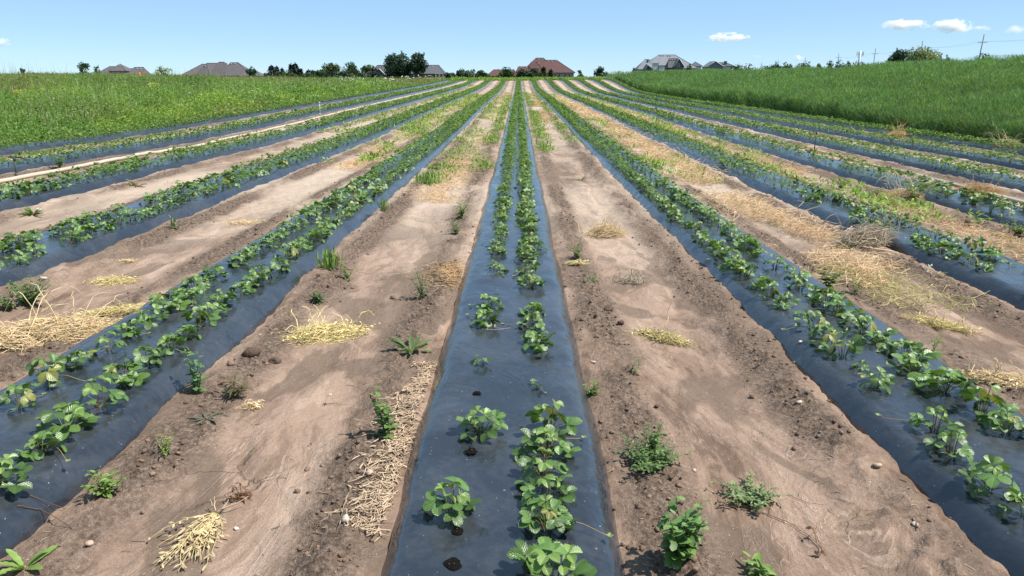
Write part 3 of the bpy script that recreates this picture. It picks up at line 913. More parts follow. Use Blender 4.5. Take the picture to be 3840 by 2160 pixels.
W("weed", "blue green wispy weed rising from the third bed's plastic", "weed", 2490, 545, weed_bushy(36, .26, .12, 8, .03, .3, 14, np.array([.06, .13, .07])))
W("weed", "spreading green weed on the plastic near the photo's edge", "weed", 2560, 590, weed_bushy(37, .16, .3, 18, .05, .4, 12, YG * .65))
W("weed", "thin weed tuft on the smooth alley soil below straw", "weed", 1463, 455, weed_rosette(38, 14, .13, .15, GY, 1.4))
W("weed", "small green weed under the flat hose by the fourth bed", "weed", 150, 424, weed_bushy(39, .24, .16, 9, .08, .4, 10, DK * 1.3))
W("weed", "little weed in the soil ridge under the third bed", "weed", 342, 470, weed_rosette(40, 15, .16, .2, BR * .9, 1.0))
W("weed", "small grassy sprout at the plastic edge opposite the leaning weed", "weed", 968, 530, grass_tuft(41, 30, .14, .12, YG * .8))

# scattered low weeds farther up the alleys (nobody could count these)
def alley_weeds():
    mb = MB()
    def strip(x0, x1, y0, y1, n, h, lf, col):
        for i in range(n):
            f = random.random()
            y = y0 * (y1 / y0) ** f; x = random.uniform(x0, x1)
            if fbm(np.array(x * 1.7), np.array(y * .5), 123, 2) < .40: continue
            m = 14; sc = 1 + y / 60
            b = np.array([x, y, float(ground_z(np.array(x), np.array(y)))])
            pos = b + RNG.normal(size=(m, 3)) * np.array([.07, .07, 0]) * sc
            hh = h * random.uniform(.5, 1.3)
            pos[:, 2] += RNG.uniform(0, hh * .6, m)
            d = unit(np.stack([RNG.normal(size=m) * .6, RNG.normal(size=m) * .6, np.ones(m)], 1))
            d[:, 2] = d[:, 2] * RNG.uniform(-.1, 1., m)
            kites(mb, pos, d, unit(np.array([0, 0, 1.]) + rdirs(m) * .6), lf * sc * RNG.uniform(.5, 1.2, m), lf * .3 * sc, np.asarray(col) * 1.35 * RNG.uniform(.6, 1.4, (m, 1)))
    strip(-.85, -.55, 13, 60, 190, .10, .075, YG * .8)
    strip(-1.62, -1.15, 12, 60, 190, .10, .075, YG * .75)
    strip(.50, .8, 17, 70, 160, .12, .08, YG * .8)
    strip(1.25, 1.5, 18, 70, 120, .12, .08, YG * .75)
    strip(-3.7, -2.8, 14, 60, 300, .16, .09, YG * .85)
    strip(-5.7, -4.9, 22, 90, 120, .12, .09, YG * .8)
    strip(2.6, 3.4, 12, 70, 150, .14, .09, YG * .95)
    strip(4.75, 5.6, 9, 70, 260, .15, .09, YG * .9)
    strip(-10, 13, 112, 122, 900, .35, .14, YG * .8)
    return tag(mb.build("weeds", M_FIELD), "low green weeds scattered along the far alleys and the crest", "weeds", None, "stuff")
alley_weeds()

# ------------------------------------------------------------------ dry pulled weeds and straw
ST1 = np.array([.74, .57, .34]); ST2 = np.array([.70, .58, .28]); ST3 = np.array([.50, .33, .17]); GYS = np.array([.47, .39, .29])
def heap(seed, L, Wd, hgt, n, col, rot=0., slen=.14, rad=.0022, stalks=0, stalk_h=.2, leafy=0, split=None):
    rng = np.random.default_rng(seed)
    hp, sk = MB(), MB()
    n = int(n * 1.5); u = rng.normal(size=(n, 2)) * .40
    u = u[(u ** 2).sum(1) < 1.0]; n = len(u)
    rr = np.sqrt((u ** 2).sum(1))
    pos = np.stack([u[:, 0] * L * .5, u[:, 1] * Wd * .5, rng.uniform(0, 1, n) * hgt * np.clip(1 - rr, .05, 1) + .004], 1)
    along = rng.normal(size=n) * .55
    d = np.stack([np.cos(along), np.sin(along), rng.normal(size=n) * .16], 1)
    c = col * rng.uniform(.72, 1.25, (n, 1)) * (1 + rng.normal(size=(n, 3)) * .03)
    straws(hp, pos, d, slen * 1.25 * rng.uniform(.3, 1.3, n), rad * .72 * rng.uniform(.6, 1.5, n), c, .2)
    if leafy:
        v = rng.normal(size=(leafy, 2)) * .4
        lp = np.stack([v[:, 0] * L * .5, v[:, 1] * Wd * .5, rng.uniform(.003, .02 + hgt * .5, leafy)], 1)
        ld = np.stack([np.cos(rng.normal(size=leafy) * .7), np.sin(rng.normal(size=leafy) * .7), rng.normal(size=leafy) * .2], 1)
        kites(hp, lp, ld, unit(np.array([0, 0, 1.]) + rng.normal(size=(leafy, 3)) * .35), (.030 * rng.uniform(.5, 1.3, leafy)), .008, col * rng.uniform(.85, 1.25, (leafy, 1)), .3)
    for i in range(stalks):
        a = rng.uniform(0, 6.28); b = np.array([rng.normal() * L * .2, rng.normal() * Wd * .2, .01])
        hh = stalk_h * rng.uniform(.4, 1.1); ln = stalk_h * rng.uniform(.3, 1.3)
        t = np.linspace(0, 1, 9)[:, None]
        path = b + np.array([[math.cos(a), math.sin(a), 0]]) * ln * t + np.array([[0, 0, 1.]]) * hh * np.sin(t * rng.uniform(1.4, 2.8))
        path = path + np.cumsum(rng.normal(size=(9, 3)) * .008, 0)
        path[:, 2] = np.maximum(path[:, 2], .004)
        tube(sk, path, np.linspace(.0036, .0014, 9), 5, col * rng.uniform(.9, 1.15))
        if rng.random() < .6:
            j = int(rng.integers(4, 7)); e = path[j] + rng.normal(size=3) * .05
            tube(sk, [path[j], (path[j] + e) / 2 + [0, 0, .01], e], .0014, 4, col)
    return hp, sk
def H_(label, px, py, meshes, rot=0., name="dry_weed_heap", cat="dry weeds"):
    p = G(px, py)
    o = thing(name, label, cat, (p.x, p.y, p.z), rot, "pulled weeds dried out on the soil")
    meshes[0].build("dry_litter", M_STRAW, o)
    if meshes[1].n: meshes[1].build("dry_stalks", M_STRAW, o)
    return o
H_("big tangle of tall bleached dry stalks beside the first bed toward the meadow", 135, 850, heap(50, 1.0, .42, .11, 1500, ST1, 0, .2, .0026, 16, .30, 60), .35)
H_("low yellow tail of dry weeds running from the big tangle to the bed", 300, 785, heap(51, .62, .14, .035, 420, ST2, 0, .10, .0018, 0, 0, 200), .55)
H_("dry weed heap with arching root stalks between the two widest alleys' beds", 815, 845, heap(52, .62, .34, .07, 800, ST2 * 1.08, 0, .10, .0020, 14, .17, 320), .35)
H_("oval of yellow dried weed lying flat on dark soil by a stone", 283, 712, heap(53, .42, .26, .04, 420, ST2, 0, .09, .0018, 0, 0, 220), .2)
H_("small faded scrap of dry weed at the plastic edge above the yellow oval", 320, 660, heap(54, .20, .10, .02, 60, ST1, 0, .06, .0018, 0, 0, 40), .2)
H_("thin scatter of dry yellow leaves halfway along the meadow-side alley", 612, 562, heap(55, .5, .3, .02, 150, ST1, 0, .07, .0018, 0, 0, 140), .2)
H_("long narrow dried weed lying over a cracked hump of soil", 1665, 852, heap(56, .46, .14, .03, 380, ST2 * .9, 0, .12, .0018, 7, .08, 140), -.75)
H_("round tuft of curly bleached stalks standing on the alley soil", 1525, 594, heap(57, .42, .32, .14, 420, ST1 * .95, 0, .17, .0022, 24, .16, 20), .2)
H_("small twiggy bunch of upright dry stems below the round tuft", 1582, 712, heap(58, .3, .16, .03, 50, GYS, 0, .10, .0020, 16, .10, 10), .1)
H_("tiny yellow litter patch at the foot of the bushy weed", 1450, 664, heap(59, .24, .12, .015, 100, ST2, 0, .06, .0016, 0, 0, 50), .1)
H_("dry weed streak with loose curly stems past the crop-side bed", 2345, 818, heap(60, .62, .16, .04, 460, ST2, 0, .12, .0018, 10, .10, 160), -.7)
H_("golden dry weeds at the photo's edge in the crop-side alley", 2535, 965, heap(61, .46, .18, .05, 360, ST1, 0, .12, .002, 5, .10, 120), -.5)
H_("small crumpled dry leaf cluster beneath the brownish wilting weed", 632, 1027, heap(62, .13, .08, .02, 45, ST1 * .95, 0, .05, .0016, 0, 0, 40), .2)
H_("brown crinkled dead weed scrap above the pale dried plant", 605, 1257, heap(63, .10, .06, .03, 40, np.array([.22, .12, .07]), 0, .04, .0015, 3, .04, 16), .6)
H_("tall grey tangle piled against the second bed's plastic toward the crop", 2185, 612, heap(64, .75, .32, .20, 600, GYS * 1.0, 0, .26, .0028, 20, .28, 40), .3)
H_("tawny dry clump lying on the far plastic near the tall crop", 3365 / 1.4907, 512 / 1.4907, heap(65, .8, .4, .18, 170, ST3 * 1.35, 0, .35, .005, 16, .5, 0), .2)
H_("bleached dry clump against the tall crop at the photo's edge", 3775 / 1.4907, 548 / 1.4907, heap(66, .8, .4, .18, 150, ST1 * .8, 0, .3, .005, 18, .55, 0), .2)
H_("orange dry clump beside the fourth crop-side bed's plastic", 3675 / 1.4907, 725 / 1.4907, heap(67, .8, .35, .14, 400, ST3 * 1.15, 0, .26, .003, 16, .22, 20), -.3)
H_("upright bleached stalk bunch at the third crop-side bed", 3385 / 1.4907, 748 / 1.4907, heap(68, .7, .4, .14, 420, ST1 * .95, 0, .24, .003, 22, .42, 20), .1)

# the pale dried plant lying flat in the near alley: stem crown, stripped stalks, fan of leaves
def fan_plant():
    rng = np.random.default_rng(70)
    p = G(545, 1296)
    o = thing("dried_weed", "pale yellow dried plant lying flat with its root end up, near the bottom edge", "dry weeds", (p.x, p.y, p.z + .004), 0, "pulled weeds dried out on the soil")
    st, lf, rt = MB(), MB(), MB()
    for i in range(46):
        a = -math.pi / 2 + rng.normal() * .30; L = rng.uniform(.10, .36) * (1 - .25 * abs(a + math.pi / 2))
        d = np.array([math.cos(a), math.sin(a), 0])
        t = np.linspace(0, 1, 7)[:, None]
        sd = np.array([[-d[1], d[0], 0]])
        path = d * L * t + sd * rng.normal() * .02 * np.sin(t * 3) + np.array([[0, 0, 1.]]) * (.006 + .022 * np.sin(t * 3) * rng.random())
        tube(st, path, .0012, 4, ST2 * rng.uniform(.75, 1.1))
        for j in range(7):
            f = rng.uniform(.35, 1.0); k = f * 6; i0 = min(int(k), 5); q = path[i0] + (path[i0 + 1] - path[i0]) * (k - i0)
            a2 = a + rng.choice([-1, 1]) * rng.uniform(.2, 1.1)
            leaflet(lf, np.array([q[0], q[1], max(q[2], .004) + rng.uniform(0, .006)]), np.array([math.cos(a2), math.sin(a2), rng.normal() * .10]), unit(np.array([0, 0, 1.]) + rng.normal(size=3) * .28),
                    rng.uniform(.016, .036), rng.uniform(.005, .010), 4, 2, np.array([.60, .46, .26]) * rng.uniform(.55, 1.12), .25, .1, 0)
    for a, L in ((1.2, .06), (.45, .12), (1.9, .04), (2.4, .05)):
        t = np.linspace(0, 1, 6)[:, None]
        path = np.array([[math.cos(a), math.sin(a), 0]]) * L * t + np.array([[0, 0, 1.]]) * (.012 + .03 * t) + np.cumsum(rng.normal(size=(6, 3)) * .003, 0)
        tube(rt, path, np.linspace(.0034, .0012, 6), 5, np.array([.5, .38, .26]))
    lf.build("dry_leaves", M_STRAW, o); st.build("dry_stalks", M_STRAW, o); rt.build("root", M_STRAW, o)
fan_plant()

# straw litter too plentiful to count
def straw_litter():
    mb = MB()
    # chips along the plastic edge of the centre bed
    n = 1700
    y = RNG.uniform(1.9, 4.0, n); e = -.05 - .425
    x = e - np.abs(RNG.normal(size=n)) * .075 - .01
    keep = fbm(x * 3, y * 1.6, 88, 2) > .42 - .08 * (y < 2.9); x, y = x[keep], y[keep]; n = len(x)
    z = ground_z(x, y) + RNG.uniform(.002, .016, n)
    a = RNG.uniform(0, 6.28, n)
    straws(mb, np.stack([x, y, z], 1), np.stack([np.cos(a), np.sin(a), RNG.normal(size=n) * .12], 1), RNG.uniform(.014, .075, n), RNG.uniform(.0014, .0038, n),
           np.array([.56, .42, .29]) * RNG.uniform(.7, 1.2, (n, 1)), .08)
    n = 420
    y = RNG.normal(size=n) * .22 + 6.05; x = e - np.abs(RNG.normal(size=n)) * .14 - .02
    z = ground_z(x, y) + RNG.uniform(.002, .02, n); a = RNG.uniform(0, 6.28, n)
    straws(mb, np.stack([x, y, z], 1), np.stack([np.cos(a), np.sin(a), RNG.normal(size=n) * .12], 1), RNG.uniform(.04, .14, n), RNG.uniform(.0015, .003, n), ST3 * 1.1 * RNG.uniform(.7, 1.2, (n, 1)), .1)
    # broken bits everywhere on the near soil
    n = 2600
    y = 1.8 * (12 / 1.8) ** RNG.random(n); x = RNG.uniform(-1, 1, n) * (1.0 + y * .75)
    bd, _ = bed_dist(x); ok = (bd > .44) & (bd < .95) & (RNG.random(n) < np.where(bd < .7, .95, .35)); x, y = x[ok], y[ok]; n = len(x)
    z = ground_z(x, y) + .002; a = RNG.uniform(0, 6.28, n)
    straws(mb, np.stack([x, y, z], 1), np.stack([np.cos(a), np.sin(a), RNG.normal(size=n) * .1], 1), RNG.uniform(.01, .06, n), RNG.uniform(.0008, .002, n),
           np.where(RNG.random((n, 1)) < .5, np.array([.42, .32, .22]), np.array([.20, .13, .09])) * RNG.uniform(.7, 1.25, (n, 1)), .15)
    def band(x0, x1, y0, y1, n, hgt, col, L, thr=.4, greenish=0.):
        y = y0 * (y1 / y0) ** RNG.random(n); xm = (x0 + x1) / 2; hw = (x1 - x0) / 2
        u = np.clip(RNG.normal(size=n) * .5, -1.2, 1.2); x = xm + u * hw
        keep = fbm(x * 1.1, y * .6, 99, 3) > thr; x, y, u = x[keep], y[keep], u[keep]; n = len(x)
        sc = np.clip(y / 11, 1, 4)
        z = ground_z(x, y) + RNG.random(n) * hgt * np.clip(1.1 - np.abs(u), .1, 1) * (.4 + 1.2 * fbm(x * 2, y * 2, 101, 2)) + .004
        a = RNG.uniform(0, 6.28, n)
        c = np.asarray(col) * RNG.uniform(.65, 1.25, (n, 1))
        if greenish: c = np.where(RNG.random((n, 1)) < greenish, np.array([.30, .34, .09]) * RNG.uniform(.7, 1.2, (n, 1)), c)
        straws(mb, np.stack([x, y, z], 1), np.stack([np.cos(a), np.sin(a), RNG.normal(size=n) * .28], 1), L * sc ** .5 * RNG.uniform(.5, 1.4, n), .0017 * sc * RNG.uniform(.6, 1.5, n), c, .3)
    band(2.62, 3.55, 5.9, 62, 15000, .12, np.array([.84, .60, .37]), .20, .42, .10)     # thick straw between the first two crop-side beds
    n = 1000                                                            # longer curling stalks lying loose on top
    y = 6.2 * (40 / 6.2) ** RNG.random(n); x = 3.08 + np.clip(RNG.normal(size=n) * .26, -.55, .55)
    kk = fbm(x * 1.1, y * .6, 99, 3) > .42; x, y = x[kk], y[kk]; n = len(x); a = RNG.uniform(0, 6.28, n); sc = np.clip(y / 11, 1, 2.5)
    straws(mb, np.stack([x, y, ground_z(x, y) + RNG.uniform(.05, .14, n)], 1), np.stack([np.cos(a), np.sin(a), RNG.normal(size=n) * .35], 1), RNG.uniform(.14, .36, n), .0028 * sc,
           np.array([.86, .64, .42]) * RNG.uniform(.75, 1.1, (n, 1)), .32, .8)
    band(2.55, 3.5, 5.3, 6.6, 700, .06, ST2, .14, .3, .35)
    band(4.75, 5.6, 6.5, 60, 6000, .08, np.array([.82, .57, .34]), .18, .47, .2)
    band(6.8, 7.7, 9, 50, 1800, .06, np.array([.75, .55, .33]), .18, .55, .1)
    band(8.95, 9.8, 11, 50, 1600, .06, np.array([.75, .55, .33]), .18, .56, .1)
    band(-1.55, -.75, 10, 16, 1600, .06, np.array([.82, .57, .34]), .16, .36, .1)
    band(-1.5, -.6, 16, 70, 2000, .06, ST2, .16, .45, .35)
    band(-3.5, -2.75, 13.5, 17.5, 900, .05, np.array([.82, .57, .34]), .16, .36, .05)
    band(-3.6, -2.75, 17.5, 60, 2600, .06, ST2, .18, .42, .4)
    band(.75, 1.4, 22, 70, 1500, .05, ST3 * 1.2, .2, .5, .1)
    return tag(mb.build("straw", M_STRAW), "loose dry straw and chips lying along the soil alleys", "straw", None, "stuff")
straw_litter()

# ------------------------------------------------------------------ clods and stones
def clods():
    mb = MB()
    rng = np.random.default_rng(81)
    n = 0
    while n < 8000:
        y = 1.7 * (17 / 1.7) ** rng.random(); k = int(rng.integers(-4, 5)); s = rng.choice([-1, 1])
        x = -.05 + PITCH_ROW * k + s * (.61 + rng.normal() * .09)
        q = project(x, y, 0)
        if not (-60 < q[0] < 3900): n += 0; 
        if not (-60 < float(q[0]) < 3900): continue
        if fbm(np.array(x * 2.2), np.array(y * 1.4), 61, 4) < rng.uniform(.30, .62): n += .2; continue
        r = .0035 + .016 * rng.random() ** 3.0
        if rng.random() < .012: r *= 2.0
        z = float(ground_z(np.array(x), np.array(y)))
        g = rng.uniform(.7, 1.5)
        lump(mb, (x, y, z + r * .25), np.array([1, rng.uniform(.7, 1.2), .75]) * r, np.array([.165, .112, .080]) * g, int(rng.integers(1e6)), .5, 1)
        n += 1
    return tag(mb.build("soil_clods", M_CLOD), "dark crumbly clods along the edges of the plastic beds", "soil clods", None, "stuff")
clods()
def stone(px, py, size, col, label, cat="stone", name="stone", mat=None, sub=2):
    p = G(px, py); mb = MB()
    lump(mb, (0, 0, 0), np.array(size), np.array(col), int(px), .42, sub)
    o = mb.build(name, mat or M_STONE, None, loc=(p.x, p.y, p.z + size[2] * .35))
    return tag(o, label, cat)
TAN = (.42, .31, .23); GR = (.44, .40, .35)
stone(228, 1371, (.021, .018, .012), TAN, "smooth round tan pebble on bare soil below the plastic bed")
stone(871, 1313, (.020, .017, .016), (.5, .43, .35), "pale angular stone standing at the edge of the straw chips")
stone(929, 1196, (.018, .022, .013), TAN, "brownish flat stone just above the straw chips")
stone(2010, 1013, (.019, .016, .011), (.52, .43, .33), "pale oval pebble in dark crumbs beside the crop-side bed")
stone(2208, 1172, (.026, .018, .013), (.40, .30, .22), "wedge-shaped tan stone at the edge of the crop-side plastic")
stone(2302, 1323, (.016, .014, .013), (.40, .35, .28), "small round grey stone near a short stick")
stone(1747, 1186, (.014, .011, .010), (.42, .36, .3), "tiny grey white pebble below the sprawling mat weed")
stone(1491, 914, (.022, .017, .012), (.48, .36, .28), "pinkish stone in the crumbly strip beside the centre bed")
stone(110, 706, (.034, .03, .024), (.47, .38, .34), "pinkish grey stone against the second bed toward the meadow")
stone(98, 530, (.04, .035, .028), (.52, .47, .42), "pale stone beside the two-tone weed under the third bed")
stone(1183, 636, (.028, .022, .018), (.5, .4, .3), "tan stone on the crumbly ridge beside the centre bed")
stone(2013, 862, (.016, .012, .01), GR, "tiny pale pebble on the plastic edge of the crop-side bed")
stone(594, 1335, (.012, .011, .008), (.6, .52, .44), "white chip of stone beside the pale dried plant")
CLD = (.115, .080, .058)
stone(1531, 782, (.040, .038, .034), CLD, "single dark brown soil clod sitting on smooth tan soil", "soil clod", "soil_clod", M_CLOD)
stone(636, 896, (.065, .05, .04), (.10, .068, .05), "large dark clod against the plastic edge below the dry heap", "soil clod", "soil_clod", M_CLOD)
stone(690, 912, (.045, .04, .028), CLD, "dark crumbled clod beside the larger clod below the dry heap", "soil clod", "soil_clod", M_CLOD)
stone(1562, 815, (.028, .026, .022), (.10, .066, .05), "dark clod at the root end of the long narrow dried weed", "soil clod", "soil_clod", M_CLOD)
stone(2432, 570, (.05, .05, .075), (.13, .085, .06), "upright brown root clod among the dry stalks by the third bed", "soil clod", "soil_clod", M_CLOD)

# ------------------------------------------------------------------ twigs and dead vines
def stick(label, pts, r, col, name="dead_twig", branches=0, lift=.006, cat="twig"):
    p = [G(*q) for q in pts]; o = p[0]
    mb = MB()
    path = np.array([(a.x - o.x, a.y - o.y, a.z - o.z + lift) for a in p])
    if len(path) >= 2:
        t = np.linspace(0, len(path) - 1, len(path) * 4)
        path = np.stack([np.interp(t, range(len(path)), path[:, i]) for i in range(3)], 1)
    rng = np.random.default_rng(int(pts[0][0] * 7))
    path = path + rng.normal(size=path.shape) * r * .5
    tube(mb, path, np.linspace(r, r * .55, len(path)), 5, col)
    for b in range(branches):
        j = int(rng.integers(1, len(path) - 1)); e = path[j] + rng.normal(size=3) * np.array([.05, .05, .02]) + [0, 0, .012]
        e[2] = max(e[2], path[j][2])
        tube(mb, [path[j], (path[j] + e) / 2 + rng.normal(size=3) * .004, e], r * .5, 4, col)
        kites(mb, np.repeat(e[None], 3, 0), rdirs(3, rng), rdirs(3, rng), .025, .014, np.asarray(col) * 1.3)
    return tag(mb.build(name, M_STRAW, None, loc=o), label, cat)
DKB = np.array([.15, .09, .055])
stick("dead brown vine with curled dry leaves trailing below the purslane", [(1800, 1282), (1870, 1278), (1935, 1300), (1985, 1322), (2040, 1355), (2078, 1402)], .0022, np.array([.25, .16, .10]), "dead_vine", 6, cat="dead vine")
stick("brown stem draped from the plastic down onto the soil, upper of two", [(58, 1247), (110, 1272), (165, 1283)], .0020, DKB)
stick("brown stem draped from the plastic down onto the soil, lower of two", [(45, 1280), (110, 1296), (185, 1335)], .0022, DKB)
stick("fine red brown rootlet lying on soil beside the pigweed's straw strip", [(840, 1320), (905, 1318), (1000, 1322)], .0010, DKB)
stick("short dark stick beside two small stones near the crop-side bed", [(2296, 1306), (2312, 1338)], .0042, np.array([.22, .16, .12]))
stick("pale straight straw lying across smooth soil in the wide alley", [(2040, 1157), (2090, 1155)], .0022, np.array([.5, .38, .28]))
stick("thin wiry stem curving beside the purslane-like weed", [(1985, 1250), (2030, 1268), (2078, 1275)], .0012, DKB)
stick("dark forked dead twig lying on the soil above the brownish wilting weed", [(548, 962), (600, 968), (640, 985)], .0016, DKB, branches=2)
stick("two pale straws lying crossed on the soil beside the pigweed", [(812, 1018), (880, 1020)], .0022, np.array([.42, .32, .22]), branches=1)
stick("bleached branching twig lying on the second crop-side bed's plastic", [(2358, 712), (2340, 690), (2318, 672)], .003, np.array([.55, .48, .40]), "dead_twig", 7)
stick("bare dead stalk stub in an empty planting hole on the centre bed", [(1185, 1135), (1197, 1112)], .0018, np.array([.05, .035, .03]), "dead_twig", 0, .02)
stick("pale dead runner stretched across the centre bed between its two lines", [(1220, 832), (1250, 833), (1285, 828)], .0016, np.array([.45, .40, .34]), "dead_runner", 2, cat="dead runner")

# ------------------------------------------------------------------ hoses and risers
def hose(xh, y0, y1, r, flat, label, name):
    y = np.concatenate([np.arange(y0, 20, .15), np.arange(20, y1, .5)])
    x = xh + .07 * (fbm(y * .25, y * 0 + xh, 140, 3) - .5) * 2
    z = ground_z(x, y) + r * flat * .8
    mb = MB(); n = len(y); sides = 8
    ang = np.arange(sides) * 2 * math.pi / sides
    V = np.stack([x[:, None] + r * np.cos(ang)[None], np.repeat(y[:, None], sides, 1), z[:, None] + r * flat * np.sin(ang)[None]], -1)
    idx = np.arange(n * sides).reshape(n, sides); nx = np.roll(idx, -1, 1)
    Q = np.stack([idx[:-1], nx[:-1], nx[1:], idx[1:]], -1).reshape(-1, 4)
    mb.add(V, Q)
    return tag(mb.build(name, M_HOSE), label, "irrigation hose")
hose(-7.62, 8.5, 104, .055, .6, "wide cream irrigation hose lying between the third and fourth meadow-side beds", "irrigation_hose")
hose(7.34, 8.8, 70, .03, .9, "thin cream irrigation pipe lying between the third and fourth crop-side beds", "irrigation_pipe")
def riser(px, py, h, mat, label):
    p = P(px, py)
    o = thing("sprinkler_riser", label, "sprinkler riser", p, 0, "sprinkler risers along the hoses")
    mb = MB(); tube(mb, [(0, 0, -.02), (.012, 0, h)], .011, 8); mb.build("riser_pipe", mat, o)
    mb = MB(); tube(mb, [(.012, 0, h), (.012, 0, h + .05)], .02, 8)
    tube(mb, [(.012, 0, h + .05), (-.05, .01, h + .075)], .007, 6); tube(mb, [(.012, 0, h + .05), (.05, 0, h + .06)], .008, 6)
    mb.build("sprinkler_head", mat, o)
    mb = MB(); tube(mb, [(0, 0, -.01), (0, 0, .05)], .022, 8); mb.build("base_collar", mat, o)
riser(62, 662, .24, M_DARKMETAL, "dark sprinkler riser on the cream hose at the photo's edge")
riser(1200, 430, .42, M_PALE, "white sprinkler riser on the cream hose below the meadow")
riser(1466, 373, .42, M_DARKMETAL, "thin dark sprinkler riser farther up the cream hose")
riser(3051, 580, .44, M_DARKMETAL, "brown sprinkler riser beside the thin pipe on the crop side")
riser(2525, 428, .42, M_DARKMETAL, "dark sprinkler riser farther up the thin pipe on the crop side")

# ------------------------------------------------------------------ meadow and tall crop
def meadow():
    mb = MB()
    def sample(n, y0, y1, px0, px1, p=1.0):
        y = y0 * (y1 / y0) ** (RNG.random(n) ** p)
        px = RNG.uniform(px0, px1, n)
        x = (px - 1945) / FPX * y / .985
        return x, y
    x, y = sample(120000, 8.5, 135, -220, 1790, .85)
    edge = BX0 - .72 + .5 * (fbm(x * 0, y * .45, 9, 3) - .5)
    k = x < edge; x, y, edge = x[k], y[k], edge[k]
    n = len(x)
    patch = fbm(x * .16, y * .10, 150, 3); patch2 = fbm(x * .5 + 9, y * .35, 151, 3); patch3 = fbm(x * .9, y * .7, 152, 3)
    h = (.26 + .62 * sstep(.3, .7, patch3) * (.6 + .5 * sstep(.35, .65, fbm(x * .3, y * .3, 157, 2)))) * (.62 + .55 * sstep(0, 1.4, edge - x) * (1 - sstep(30, 50, y)) + .38 * sstep(0, 1.4, edge - x) * sstep(30, 50, y)) * (1 + .35 * sstep(.5, .65, patch)) * (1 - .5 * sstep(50, 105, y))
    z = H(x, y)
    s = np.clip(y / 22, .75, 3.0) ** .75
    g1 = np.array([.145, .245, .068]); g2 = np.array([.22, .325, .07]); g3 = np.array([.10, .165, .05]); g4 = np.array([.22, .20, .095])
    w2 = sstep(.50, .66, patch2)[:, None]; w3 = sstep(.52, .64, patch)[:, None]; w4 = (sstep(.58, .68, fbm(x * .22 + 40, y * .13, 153, 3)) * sstep(18, 30, y))[:, None]
    c = g1 * (1 - w2) + g2 * w2; c = c * (1 - w3 * .7) + g3 * w3 * .7; c = c * (1 - .55 * w4) + g4 * .55 * w4
    # brown seed heads along the far brow
    wb = (sstep(70, 95, y) * sstep(.44, .56, fbm(x * .15, y * .1, 154, 2)))[:, None]
    c = c * (1 - .6 * wb) + np.array([.24, .19, .12]) * .6 * wb
    m = 5
    for q in range(m):
        f = RNG.random(n) ** .7
        pos = np.stack([x + RNG.normal(size=n) * .10 * s, y + RNG.normal(size=n) * .10 * s, z + h * f], 1)
        az = RNG.uniform(0, 6.283, n)
        d = np.stack([np.cos(az), np.sin(az), RNG.uniform(-.1, 1.1, n)], 1)
        nrm = unit(np.array([0, 0, 1.]) + RNG.normal(size=(n, 3)) * .45)
        L = .085 * s * RNG.uniform(.6, 1.4, n)
        kites(mb, pos, d, nrm, L, L * RNG.uniform(.3, .55, n), c * RNG.uniform(.5, 1.5, (n, 1)), .25)
    # upright grass stems
    sel = RNG.random(n) < .85
    b = np.stack([x[sel], y[sel], z[sel] + h[sel] * .3], 1); ns = len(b)
    blades(mb, b, np.stack([RNG.normal(size=ns) * .22, RNG.normal(size=ns) * .22, np.ones(ns)], 1), h[sel] * RNG.uniform(.7, 1.5, ns), .012 * s[sel], c[sel] * np.array([1.25, 1.15, 1.1]) * RNG.uniform(.8, 1.5, (ns, 1)))
    # taller stalks with pale seed heads standing above the rest
    t = np.flatnonzero((fbm(x * .45, y * .3, 158, 3) > .50) & (RNG.random(n) < .09)); nt_ = len(t)
    th = (h[t] * 1.15 + RNG.uniform(.12, .40, nt_)) * np.where(y[t] > 55, .8, 1)
    dd = np.stack([RNG.normal(size=nt_) * .14, RNG.normal(size=nt_) * .14, np.ones(nt_)], 1)
    b = np.stack([x[t], y[t], z[t]], 1)
    blades(mb, b, dd, th, .010 * s[t], c[t] * 1.2)
    kites(mb, b + unit(dd) * (th * .84)[:, None], dd, rdirs(nt_), .16 * s[t] ** .6, .028 * s[t], np.where(RNG.random((nt_, 1)) < .55, np.array([.36, .32, .20]), np.array([.25, .34, .10])) * RNG.uniform(.7, 1.2, (nt_, 1)))
    o = tag(mb.build("meadow_plants", M_FIELD), "dense green meadow of weeds and grasses beside the outermost bed", "meadow", None, "stuff")
    # flowers
    fb = MB()
    def flowers(nf, col, y0, y1, pxa, pxb, size, thr=.5, seed=160):
        x, y = sample(nf, y0, y1, pxa, pxb)
        k = (x < BX0 - 1.3) & (fbm(x * .35, y * .25, seed, 3) > thr); x, y = x[k], y[k]; n = len(x)
        hh = .40 + .55 * fbm(x * .9, y * .7, 152, 3)
        s = np.clip(y / 22, .8, 4) ** .8
        for q in range(2):
            pos = np.stack([x + RNG.normal(size=n) * .03 * s, y + RNG.normal(size=n) * .03, H(x, y) + hh * 1.03 + RNG.random(n) * .08], 1)
            kites(fb, pos, np.stack([np.cos(x * 99), np.sin(x * 99), RNG.normal(size=n) * .3], 1), unit(np.array([0, -.5, 1.]) + RNG.normal(size=(n, 3)) * .3), size * s, size * .8 * s, np.asarray(col) * RNG.uniform(.75, 1.1, (n, 1)), 0)
    flowers(1700, (.66, .68, .55), 15, 110, 0, 1750, .035, .56)
    flowers(260, (.75, .75, .68), 60, 125, 1300, 1800, .06, .42, 163)
    flowers(70, (.60, .50, .06), 33, 37, 128, 168, .05, .3, 161)
    flowers(70, (.60, .52, .08), 52, 60, 618, 655, .045, .3, 162)
    flowers(120, (.45, .25, .14), 45, 75, -60, 60, .06, .3, 164)
    tag(fb.build("meadow_flowers", M_FIELD), "white and yellow wildflower heads scattered through the meadow", "wildflowers", None, "stuff")
meadow()

